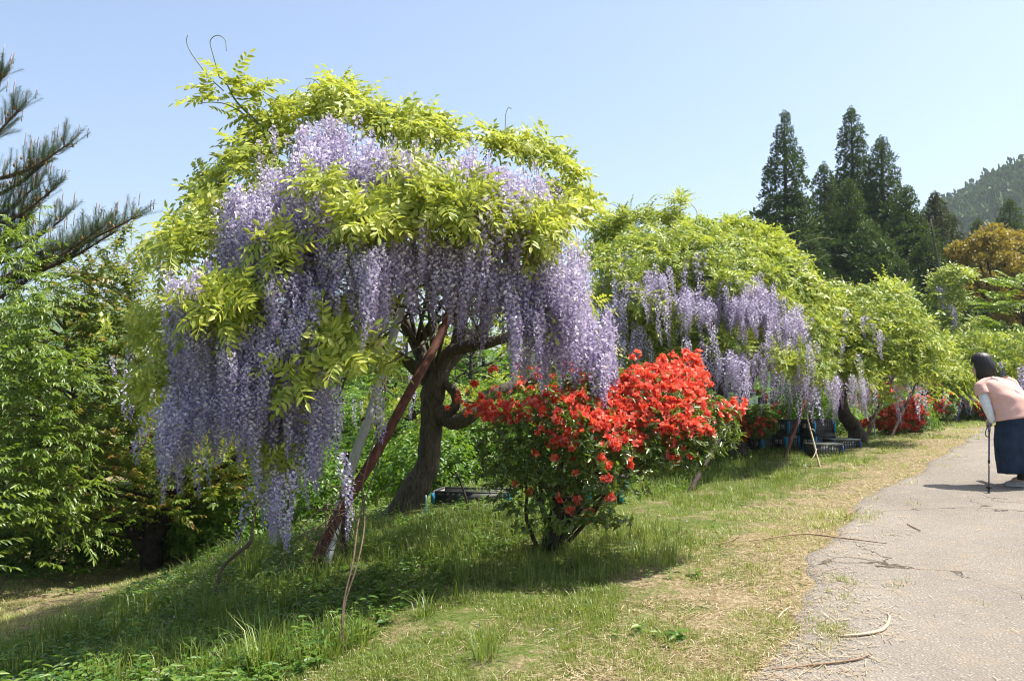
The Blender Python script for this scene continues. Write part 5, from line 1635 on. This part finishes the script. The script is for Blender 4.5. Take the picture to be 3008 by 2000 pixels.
def cr(label, u, v, dy, yaw, zoff=None, **kw):
    p = at(u - 14, v, YC + dy)
    if zoff is None: p[2] = gz(p[0], p[1]) - .03
    else: p[2] = gz(p[0], p[1]) - .03 + zoff
    return crate(label, p, yaw, **kw)


YW = math.radians(28)
hC = .235
SZ = (.44, .34, hC)
gbase = gz(*at(2415, 1318, YC + .1)[:2]) - .03
cr('black lattice crate with wide grid side, lower one of the stack beside the trunk', 2415, 1310, .15, YW, size=SZ)
z0 = gz(*at(2415, 1310, YC + .15)[:2])
p = at(2398, 1275, YC + .17); p[2] = z0 - .03 + hC + .001
crate('upper black crate of the stack beside the trunk', p, YW, size=SZ)
cr('lower black crate under the marked one, half sunk in tall grass', 2330, 1312, .35, YW, size=SZ)
z1 = gz(*at(2330, 1312, YC + .35)[:2])
p = at(2321, 1280, YC + .36); p[2] = z1 - .03 + hC + .001
crate('black crate with white mark facing out on top of the grass-side stack', p, YW + .04, size=SZ)
cr('black crate with white mark lying low beside the log', 2255, 1318, .45, YW + .1, size=(.44, .34, .2))
cr('low dark crate with dusty board on top in front of the stack', 2432, 1345, -.55, YW - .35, size=(.44, .36, .17), board=True, strip='crate_navy', emblem='')
cr('navy-sided low crate with dusty board next to the sunny grass', 2487, 1335, -.2, YW - .35, size=(.42, .34, .18), board=True, strip='crate_navy', emblem='')
pe = at(1785, 1470, ba[1] + 2.6); pe[2] = gz(pe[0], pe[1]) + .0
crate('dark crate with white letters half hidden behind the azalea', pe, math.radians(78), size=(.5, .36, .30), emblem='S')
pe = at(1395, 1490, ba[1] + 3.0); pe[2] = gz(pe[0], pe[1]) - .02
crate('dark low crate behind the azalea near the big trunk', pe, math.radians(80), size=(.5, .9, .16), emblem='')
pl = onground(2200, 1305)
g = Geo()
tube_geo(g, [pl + np.array([-.25, .25, .12]), pl + np.array([0, .15, .14]), pl + np.array([.28, .0, .12])], [.14, .15, .13], 12, 4, .05)
tag(g.obj('cut_log', M['log'], None, True), 'short brown cut log lying beside the crates', 'log')
# ------------------------------------------------------------------ woman with walking pole
def capsule(g, p0, r0, p1, r1, seg=14, rings=5):
    p0, p1 = np.asarray(p0, float), np.asarray(p1, float)
    d = unit(p1 - p0); B = basis(d)[0]
    V = []; prof = []
    for k in range(rings): a = -PI / 2 + (PI / 2) * k / (rings - 1); prof.append((p0, r0 * math.cos(a), r0 * math.sin(a)))
    for k in range(rings): a = (PI / 2) * k / (rings - 1); prof.append((p1, r1 * math.cos(a), r1 * math.sin(a)))
    for c, rr, off in prof:
        rr = max(rr, 1e-4)
        for j in range(seg):
            a = 2 * PI * j / seg
            V.append(c + d * off + (B[:, 1] * math.cos(a) + B[:, 2] * math.sin(a)) * rr)
    m = len(prof)
    g.add(V, np.array([(i * seg + k, i * seg + (k + 1) % seg, (i + 1) * seg + (k + 1) % seg, (i + 1) * seg + k) for i in range(m - 1) for k in range(seg)]))


def ellipsoid(g, c, r, Rm=None, n=16):
    V = []
    for i in range(n + 1):
        t = PI * i / n
        for j in range(2 * n):
            a = PI * j / n
            V.append((math.sin(t) * math.cos(a) * r[0], math.sin(t) * math.sin(a) * r[1], math.cos(t) * r[2]))
    V = np.array(V)
    if Rm is not None: V = V @ np.asarray(Rm).T
    w = 2 * n
    g.add(V + np.asarray(c), np.array([(i * w + k, (i + 1) * w + k, (i + 1) * w + (k + 1) % w, i * w + (k + 1) % w) for i in range(n) for k in range(w)]))


def fuse(o, voxel=.009, smooth=6):
    """one continuous surface out of overlapping pieces"""
    m = o.modifiers.new('remesh', 'REMESH'); m.mode = 'VOXEL'; m.voxel_size = voxel
    s = o.modifiers.new('smooth', 'SMOOTH'); s.iterations = smooth; s.factor = .5
    d = o.modifiers.new('decimate', 'DECIMATE'); d.ratio = .4
    dg = bpy.context.evaluated_depsgraph_get()
    me = bpy.data.meshes.new_from_object(o.evaluated_get(dg))
    o.modifiers.clear(); o.data = me
    me.polygons.foreach_set('use_smooth', np.ones(len(me.polygons), bool))
    return o


def loft(g, rings, seg=40, fold=None, a0=0, a1=2 * PI, close=True):
    """rings: (centre, axis_u, axis_v) ; fold(i, angle) scales the radius"""
    V = []
    for i, (c, U, W) in enumerate(rings):
        for k in range(seg):
            a = a0 + (a1 - a0) * k / (seg if close else seg - 1)
            f = fold(i, a) if fold else 1
            V.append(np.asarray(c) + (np.asarray(U) * math.cos(a) + np.asarray(W) * math.sin(a)) * f)
    kk = seg if close else seg - 1
    g.add(V, np.array([(i * seg + k, i * seg + (k + 1) % seg, (i + 1) * seg + (k + 1) % seg, (i + 1) * seg + k) for i in range(len(rings) - 1) for k in range(kk)]))


def resample_rings(rings, n):
    A = np.array([[np.asarray(x, float) for x in r] for r in rings])
    flat = A.reshape(len(A), 9)
    P = smooth_path(flat, n)
    return [(p[:3], p[3:6], p[6:9]) for p in P]


def solid(o, t):
    m = o.modifiers.new('thickness', 'SOLIDIFY'); m.thickness = t; m.offset = -1
    return o


M['skin'] = plain_mat('skin', (.52, .30, .21), (.60, .36, .26), 20, .5, 0, .35)
M['shirt'] = plain_mat('pink_cotton', (.66, .40, .335), (.72, .455, .385), 30, .85, .15, .2, bd=.003)
M['sleeve'] = plain_mat('white_arm_cover', (.62, .67, .68), (.74, .78, .79), 25, .7, .2, .3, bd=.003)
M['denim'] = plain_mat('navy_denim', (.009, .020, .042), (.022, .042, .080), 9, .85, .2, .25, bd=.002)
M['hair'] = plain_mat('black_hair', (.005, .0045, .0045), (.013, .011, .010), 60, .5, .3, .5, bd=.003, stretch=(6, 6, .4))
M['shoe'] = plain_mat('grey_shoe', (.30, .29, .28), (.42, .41, .39), 30, .75, .2, .3)
M['sole'] = plain_mat('white_sole', (.42, .40, .37), (.55, .53, .50), 30, .7, 0, .3)
M['sock'] = plain_mat('black_sock', (.012, .012, .013), (.022, .022, .023), 50, .9, .1, .2)
M['strap'] = plain_mat('brown_strap', (.22, .15, .11), (.32, .23, .17), 40, .7, .2, .3)
M['eye'] = plain_mat('dark_eye', (.01, .008, .007), (.02, .015, .012), 10, .15, 0, .6)
M['lip'] = plain_mat('lips', (.45, .17, .14), (.50, .20, .17), 20, .4)
M['grip'] = plain_mat('grey_grip', (.16, .165, .17), (.24, .245, .25), 40, .6, .2, .4)
M['shaft_purple'] = plain_mat('purple_shaft', (.10, .055, .13), (.15, .085, .18), 20, .3, 0, .5)
M['shaft_dark'] = plain_mat('dark_shaft', (.03, .022, .035), (.055, .04, .06), 20, .3, 0, .5)
M['rubber'] = plain_mat('black_rubber', (.012, .012, .012), (.03, .03, .03), 30, .6, 0, .4)

O = onground(3003, 1432)
O[2] += .014
A_ = lambda *p: O + np.array(p, float)
woman = thing('person', 'woman in pink t-shirt and wide navy trousers leaning on a walking pole', 'person', O)
tip = onground(2905, 1452); tip[2] += .014
handW = at(2906, 1243, O[1] + .10)
topP = handW + np.array([0, 0, .035])
fd = unit(np.array([-.80, .55, -.12])); fs = unit(np.cross(fd, [0, 0, 1])); fu = np.cross(fs, fd)
HC = A_(-.245, .33, 1.375)
g = Geo()
cap = lambda a, ra, b, rb: capsule(g, a, ra, b, rb)
hipL, hipR = A_(-.09, .0, .77), A_(.10, .02, .78)
kneeL, kneeR = A_(-.06, .02, .44), A_(.16, .16, .46)
ankL, ankR = A_(-.02, -.02, .09), A_(.17, .17, .11)
shL, shR = A_(-.335, .19, 1.165), A_(.03, .24, 1.19)
elL = (shL + handW) / 2 + np.array([-.015, -.045, .015])
elR, wrR = A_(.16, .22, .96), A_(.13, .40, .90)
wrL = handW + np.array([.012, -.03, .055])
cap(A_(0, 0, .80), .135, A_(-.05, .06, .95), .12); cap(A_(-.05, .06, .95), .12, A_(-.13, .17, 1.12), .125)
cap(A_(-.13, .17, 1.12), .12, A_(-.175, .235, 1.215), .06)
cap(shL + np.array([.05, 0, 0]), .055, A_(-.12, .2, 1.17), .09); cap(shR - np.array([.05, 0, 0]), .055, A_(-.16, .2, 1.17), .09)
cap(A_(-.175, .235, 1.20), .055, A_(-.215, .29, 1.30), .05)
cap(shL, .05, elL, .041); cap(elL, .040, wrL, .027)
cap(shR, .05, elR, .041); cap(elR, .040, wrR, .027)
for hp, kn, an in ((hipL, kneeL, ankL), (hipR, kneeR, ankR)):
    cap(hp, .085, kn, .058); cap(kn, .056, kn * .45 + an * .55 + np.array([0, -.015, 0]), .052); cap(kn * .4 + an * .6, .05, an, .034)
    cap(an, .032, an + np.array([-.07, .09, -.04]), .018)
# head: skull, jaw, nose, ears
Rh = np.stack([fs, fd, fu], -1)
ellipsoid(g, HC + fu * .025 - fd * .012, (.074, .092, .092), Rh)
ellipsoid(g, HC - fu * .045 + fd * .022, (.056, .068, .070), Rh)
cap(HC + fd * .082 + fu * .012, .009, HC + fd * .100 - fu * .022, .014)
cap(HC + fd * .072 - fu * .088, .018, HC + fd * .06 - fu * .080, .024)
for sg in (-1, 1):
    ellipsoid(g, HC + fs * sg * .076 - fd * .005 - fu * .005, (.010, .020, .031), Rh, 8)
# left hand closed on the pole grip, right hand relaxed
pd = unit(topP - tip)
pa = unit(np.cross(pd, [0, 1, 0])); pbk = np.cross(pd, pa)
cap(wrL, .026, handW + pa * .0 - pbk * .024 + np.array([0, 0, .012]), .028)
cap(handW - pbk * .026 + pd * .02, .024, handW - pbk * .028 - pd * .022, .022)
for k in range(4):
    z = pd * (.026 - .019 * k); rr = .0095 - .0007 * k
    prev = None
    for t in np.linspace(-2.3, 1.7 - .1 * k, 7):
        q = handW + z + (pa * math.sin(t) * .026 - pbk * math.cos(t) * .026)
        if prev is not None: cap(prev, rr, q, rr * .97)
        prev = q
prev = None
for t in np.linspace(2.6, .2, 5):
    q = handW + pd * (.034 + .004 * t) + (pa * math.sin(t + .6) * .027 - pbk * math.cos(t + .6) * .027)
    if prev is not None: cap(prev, .0105, q, .0098)
    prev = q
fw = unit(wrR - elR)
pr_ = wrR + fw * .06
cap(wrR, .026, pr_, .028); cap(wrR + fw * .02 + np.array([.02, 0, 0]), .018, pr_ + np.array([.022, 0, -.01]), .018)
for k in range(4):
    a = pr_ + np.array([-.03 + .02 * k, 0, -.005]) + fw * .015
    L_ = (.030, .034, .032, .025)[k]
    b_ = a + fw * L_ + np.array([0, 0, -.012]); c_ = b_ + fw * L_ * .5 + np.array([0, 0, -.024])
    cap(a, .010, b_, .0093); cap(b_, .0093, c_, .008)
a = wrR + fw * .03 + np.array([-.028, 0, 0]); cap(a, .012, a + fw * .03 + np.array([-.022, 0, -.008]), .0105); cap(a + fw * .03 + np.array([-.022, 0, -.008]), .0105, a + fw * .055 + np.array([-.024, 0, -.018]), .009)
body = g.obj('body', M['skin'], woman, True)
fuse(body, .0085, 3)
for sg in (-1, 1):
    g = Geo(); ellipsoid(g, HC + fd * .080 + fs * sg * .031 + fu * .012, (.011, .008, .006), Rh, 8); g.obj('eye', M['eye'], woman, True)
    g = Geo(); cap(HC + fd * .086 + fs * sg * .018 + fu * .032, .004, HC + fd * .076 + fs * sg * .046 + fu * .034, .003); g.obj('eyebrow', M['hair'], woman, True)
g = Geo(); ellipsoid(g, HC + fd * .086 - fu * .050, (.021, .008, .007), Rh, 8); g.obj('mouth', M['lip'], woman, True)

# t-shirt: torso + sleeves fused, with soft folds
g = Geo()
sp = unit(np.array([-.17, .2, .45]))
R_ = [(A_(.0, .005, .775), (.262, -.02, .035), (.03, .195, -.02)), (A_(-.03, .04, .88), (.232, -.01, .03), (.02, .18, -.05)), (A_(-.075, .095, 1.0), (.215, .0, .025), (.02, .168, -.06)), (A_(-.12, .155, 1.10), (.212, .0, .015), (.02, .150, -.06)),
      (A_(-.15, .20, 1.175), (.200, .0, .01), (.02, .115, -.05)), (A_(-.165, .225, 1.215), (.135, 0, .01), (.01, .085, -.03)), (A_(-.175, .235, 1.24), (.085, 0, .005), (.01, .072, -.02))]
rg = resample_rings(R_, 6)
ph = rng.uniform(0, 6, 6)
loft(g, rg, 48, lambda i, a: 1 + .03 * math.sin(3 * a + i * .5 + ph[0]) * math.exp(-((i - 9) / 9) ** 2) + .016 * math.sin(7 * a - i * .9 + ph[1]) + .020 * math.sin(i * .95 + 2.2 * a) * math.exp(-((i - 8) / 7) ** 2) + .010 * math.sin(11 * a + i * .3))
n0 = rg[0]; n1 = rg[-1]
g2 = Geo()
shirt = g.obj('t_shirt', M['shirt'], woman, True)
solid(shirt, .006)
for nm, s0, e0 in (('shirt_sleeve', shL, elL), ('shirt_sleeve', shR, elR)):
    g = Geo(); d = unit(e0 - s0); B = basis(d, np.array([[0, 1.0, .1]]))[0]
    inn = s0 - d * .055 + (A_(-.14, .2, 1.18) - s0) * .35
    rr = [(inn, B[:, 1] * .075, B[:, 2] * .085), (s0, B[:, 1] * .074, B[:, 2] * .085), (s0 + d * .07, B[:, 1] * .076, B[:, 2] * .088), (s0 + d * .135, B[:, 1] * .080, B[:, 2] * .092)]
    loft(g, resample_rings(rr, 4), 28, lambda i, a: 1 + .03 * math.sin(3 * a + i * .6) + .02 * math.sin(5 * a - i))
    solid(g.obj(nm, M['shirt'], woman, True), .005)
for s0, e0, w0 in ((shL, elL, wrL), (shR, elR, wrR)):
    g = Geo(); st0 = s0 + (e0 - s0) * .35
    pts = [st0, e0, w0, w0 + (handW - wrL) * .35 if w0 is wrL else w0 + fw * .02]
    tube_geo(g, pts, [.062, .056, .042, .037], 18, 8, .035); g.obj('arm_sleeve', M['sleeve'], woman, True)
# wide trousers
R_ = [(A_(-.015, .025, .86), (.205, 0, .03), (.02, .150, 0)), (A_(0, .01, .78), (.250, 0, .02), (.02, .185, 0)), (A_(.015, .02, .66), (.262, 0, 0), (.01, .20, 0)), (A_(.02, .03, .56), (.255, 0, 0), (.0, .20, 0))]
g = Geo(); loft(g, resample_rings(R_, 6), 48, lambda i, a: 1 + .012 * math.sin(8 * a + i * .2) + .012 * math.sin(5 * a + 1))
for lx, ty, cx, ph0 in ((-.098, .0, -.085, 0.3), (.150, .12, .165, 2.0)):
    R_ = [(A_(lx, .02, .70), (.150, 0, 0), (0, .185, 0)), (A_(lx, .03 + ty * .3, .52), (.155, 0, 0), (0, .190, 0)), (A_((lx + cx) / 2, .03 + ty * .7, .33), (.150, 0, 0), (0, .185, 0)), (A_(cx, .02 + ty, .155), (.138, 0, .01), (0, .175, .0))]
    loft(g, resample_rings(R_, 7), 44, lambda i, a: 1 + (.012 + .0042 * i) * math.sin(5 * a + ph0 + .03 * i) + (.008 + .0026 * i) * math.sin(9 * a + 2 * ph0) + .008 * math.sin(i * .9 + 3 * a))
solid(g.obj('trousers', M['denim'], woman, True), .005)
# hair: bob with strands, face left open
g = Geo()
rows = [(.140, .016), (.134, .050), (.116, .083), (.083, .101), (.042, .108), (.0, .110), (-.05, .109), (-.10, .104), (-.145, .094), (-.17, .084)]
seg = 72; V = []; hp = rng.uniform(0, 6.28, 8)
for i, (z, r) in enumerate(rows):
    for k in range(seg):
        a = 2 * PI * k / seg
        rr = r * (1 + .014 * math.sin(17 * a + hp[0] + i * .1) + .012 * math.sin(29 * a + hp[1]) + .01 * math.sin(41 * a + hp[2] - i * .05))
        if i == len(rows) - 1: zz = z + .012 * math.sin(23 * a) + .01 * math.sin(37 * a + 1)
        else: zz = z
        off = -fd * (.014 if z > 0 else .030) + np.array([0, 0, .03])
        ww = np.array([0, 0, 1.0]) if z < 0 else fu
        V.append(HC + off + (fs * math.cos(a) * .88 + unit(np.array([fd[0], fd[1], 0])) * math.sin(a) * 1.0) * rr + ww * zz)
Fq = []
for i in range(len(rows) - 1):
    for k in range(seg):
        a = 2 * PI * (k + .5) / seg
        dd = abs(a - PI / 2)
        if rows[i][0] < .07 and dd < .78: continue
        Fq.append((i * seg + k, i * seg + (k + 1) % seg, (i + 1) * seg + (k + 1) % seg, (i + 1) * seg + k))
V.append(HC - fd * .014 + np.array([0, 0, .03]) + fu * .143)
g.add(V, [np.array(Fq), np.array([(len(V) - 1, (k + 1) % seg, k) for k in range(seg)])])
hair = g.obj('hair', M['hair'], woman, True)
solid(hair, .012)
g = Geo()
for k in range(120):
    a = rng.uniform(PI / 2 + .62, PI / 2 + 2 * PI - .62)
    fz = unit(np.array([fd[0], fd[1], 0]))
    pts_ = []
    j1, j2 = rng.uniform(.97, 1.08), rng.normal() * .06
    for z, r in ((.126, .045), (.094, .092), (.03, .110), (-.05, .111), (-.115, .103), (-.17 - rng.uniform(0, .045), .094 + rng.normal() * .014)):
        off = -fd * (.014 if z > 0 else .030) + np.array([0, 0, .03])
        ww = np.array([0, 0, 1.0]) if z < 0 else fu
        aa = a + j2 * (.1 - z) * 4
        pts_.append(HC + off + (fs * math.cos(aa) * .88 + fz * math.sin(aa)) * r * j1 + ww * z)
    tube_geo(g, pts_, [.003, .006, .007, .007, .005, .0015], 5, 3)
o = g.obj('hair_strands', M['hair'], hair, True); o['kind'] = 'stuff'
# socks and shoes
for an in (ankL, ankR):
    g = Geo(); tube_geo(g, [an + np.array([0, 0, .16]), an + np.array([0, -.005, .06]), an + np.array([0, 0, -.01])], [.047, .042, .042], 14, 5); g.obj('sock', M['sock'], woman, True)
    g = Geo(); d = unit(np.array([-.62, .78, 0])); zf = O[2] if an is ankL else gz(an[0], an[1]) + .02
    h0 = np.array([an[0], an[1], zf]) - d * .055
    for t, w_, hh in ((0, .036, .075), (.05, .038, .080), (.11, .040, .060), (.17, .043, .044), (.21, .036, .036)):
        pass
    pts_ = [(0, .036, .070), (.05, .038, .074), (.11, .041, .055), (.165, .043, .042), (.205, .034, .034)]
    for (t0, w0_, h0_), (t1, w1_, h1_) in zip(pts_[:-1], pts_[1:]):
        capsule(g, h0 + d * t0 + np.array([0, 0, h0_ * .55]), w0_, h0 + d * t1 + np.array([0, 0, h1_ * .55]), w1_)
    Vv, Fc, Tt = g.get(); Vv[:, 2] = np.maximum(Vv[:, 2], zf + .014)
    sh_ = mesh_obj('shoe', Vv, Fc, M['shoe'], woman, None, True)
    g = Geo(); sdv = np.array([-d[1], d[0], 0]); ring = []
    for t, w_ in ((-.036, .018), (-.02, .032), (.05, .037), (.11, .040), (.165, .041), (.205, .032), (.225, .012)): ring.append((t, w_))
    Vb = [h0 + d * t + sdv * w_ for t, w_ in ring] + [h0 + d * t - sdv * w_ for t, w_ in ring[::-1]]
    m_ = len(Vb); Vb = np.array(Vb); Vt = Vb + np.array([0, 0, .020])
    fcs = np.array([(k, (k + 1) % m_, m_ + (k + 1) % m_, m_ + k) for k in range(m_)])
    q_ = np.array([(k, k + 1, m_ - 2 - k, m_ - 1 - k) for k in range(m_ // 2 - 1)])
    g.add(np.vstack([Vb, Vt]), [fcs, q_, q_ + m_]); g.obj('sole', M['sole'], sh_)
# shoulder bag with strap over the back
bag = thing('shoulder_bag', 'small brown shoulder bag slung across the woman in pink', 'bag', A_(.27, .12, .72))
g = Geo(); capsule(g, A_(.285, .05, .76), .06, A_(.285, .19, .76), .06); capsule(g, A_(.285, .05, .70), .06, A_(.285, .19, .70), .06); g.obj('pouch', M['strap'], bag, True)
fuse(bag.children[0], .012, 3)
g = Geo()
stp = [A_(-.27, .30, 1.17), A_(-.25, .20, 1.245), A_(-.20, .10, 1.225), A_(-.11, .005, 1.14), A_(.01, -.07, 1.03), A_(.13, -.105, .93), A_(.24, -.06, .84), A_(.30, .05, .79)]
tube_geo(g, stp, [.012] * 8, 8, 6); g.obj('strap', M['strap'], bag, True)
# walking pole
pole = thing('walking_pole', 'purple trekking pole with grey grip planted on the path', 'pole', tip)
ax = lambda t: tip + (topP - tip) * t
g = Geo(); tube_geo(g, [ax(.84), ax(.90), ax(.96), ax(1.0) + pd * .01], [.015, .017, .0165, .019], 12, 4); g.obj('grip', M['grip'], pole, True)
g = Geo(); tube_geo(g, [ax(.42), ax(.62), ax(.845)], [.0095, .0095, .0095], 10, 2); g.obj('upper_shaft', M['shaft_purple'], pole, True)
g = Geo(); tube_geo(g, [ax(.07), ax(.25), ax(.425)], [.0078, .0078, .0078], 10, 2); g.obj('lower_shaft', M['shaft_dark'], pole, True)
g = Geo(); tube_geo(g, [ax(.405), ax(.44)], [.0125, .0125], 10, 1); g.obj('lock_collar', M['rubber'], pole, True)
g = Geo(); tube_geo(g, [ax(.066), ax(.075), ax(.084)], [.026, .032, .014], 16, 1); g.obj('basket', M['rubber'], pole, True)
g = Geo(); tube_geo(g, [ax(-.002), ax(.03), ax(.068)], [.010, .013, .012], 10, 2); g.obj('rubber_tip', M['rubber'], pole, True)
g = Geo(); tube_geo(g, [ax(.93) + np.array([-.012, -.012, 0]), ax(.87) + np.array([-.045, -.02, 0]), ax(.79) + np.array([-.05, -.02, 0]), ax(.765) + np.array([-.015, -.015, 0]), ax(.80) + np.array([-.005, -.016, 0]), ax(.86) + np.array([0, -.017, 0])], [.006] * 6, 6, 6); g.obj('wrist_strap', M['rubber'], pole, True)

# ------------------------------------------------------------------ air
hz_m, hnt, hb, hout = mat_new('haze_air')
hnt.nodes.remove(hb)
pv = nd(hnt, 'ShaderNodeVolumePrincipled')
pv.inputs['Color'].default_value = (.78, .89, 1.0, 1)
pv.inputs['Density'].default_value = .00033
pv.inputs['Anisotropy'].default_value = .2
hnt.links.new(pv.outputs[0], hout.inputs['Volume'])
g = Geo()
box_geo(g, (0, 250, 70), (1400, 1000, 170))
tag(g.obj('haze', hz_m), 'thin pale haze in the distant air', 'haze', kind='stuff')
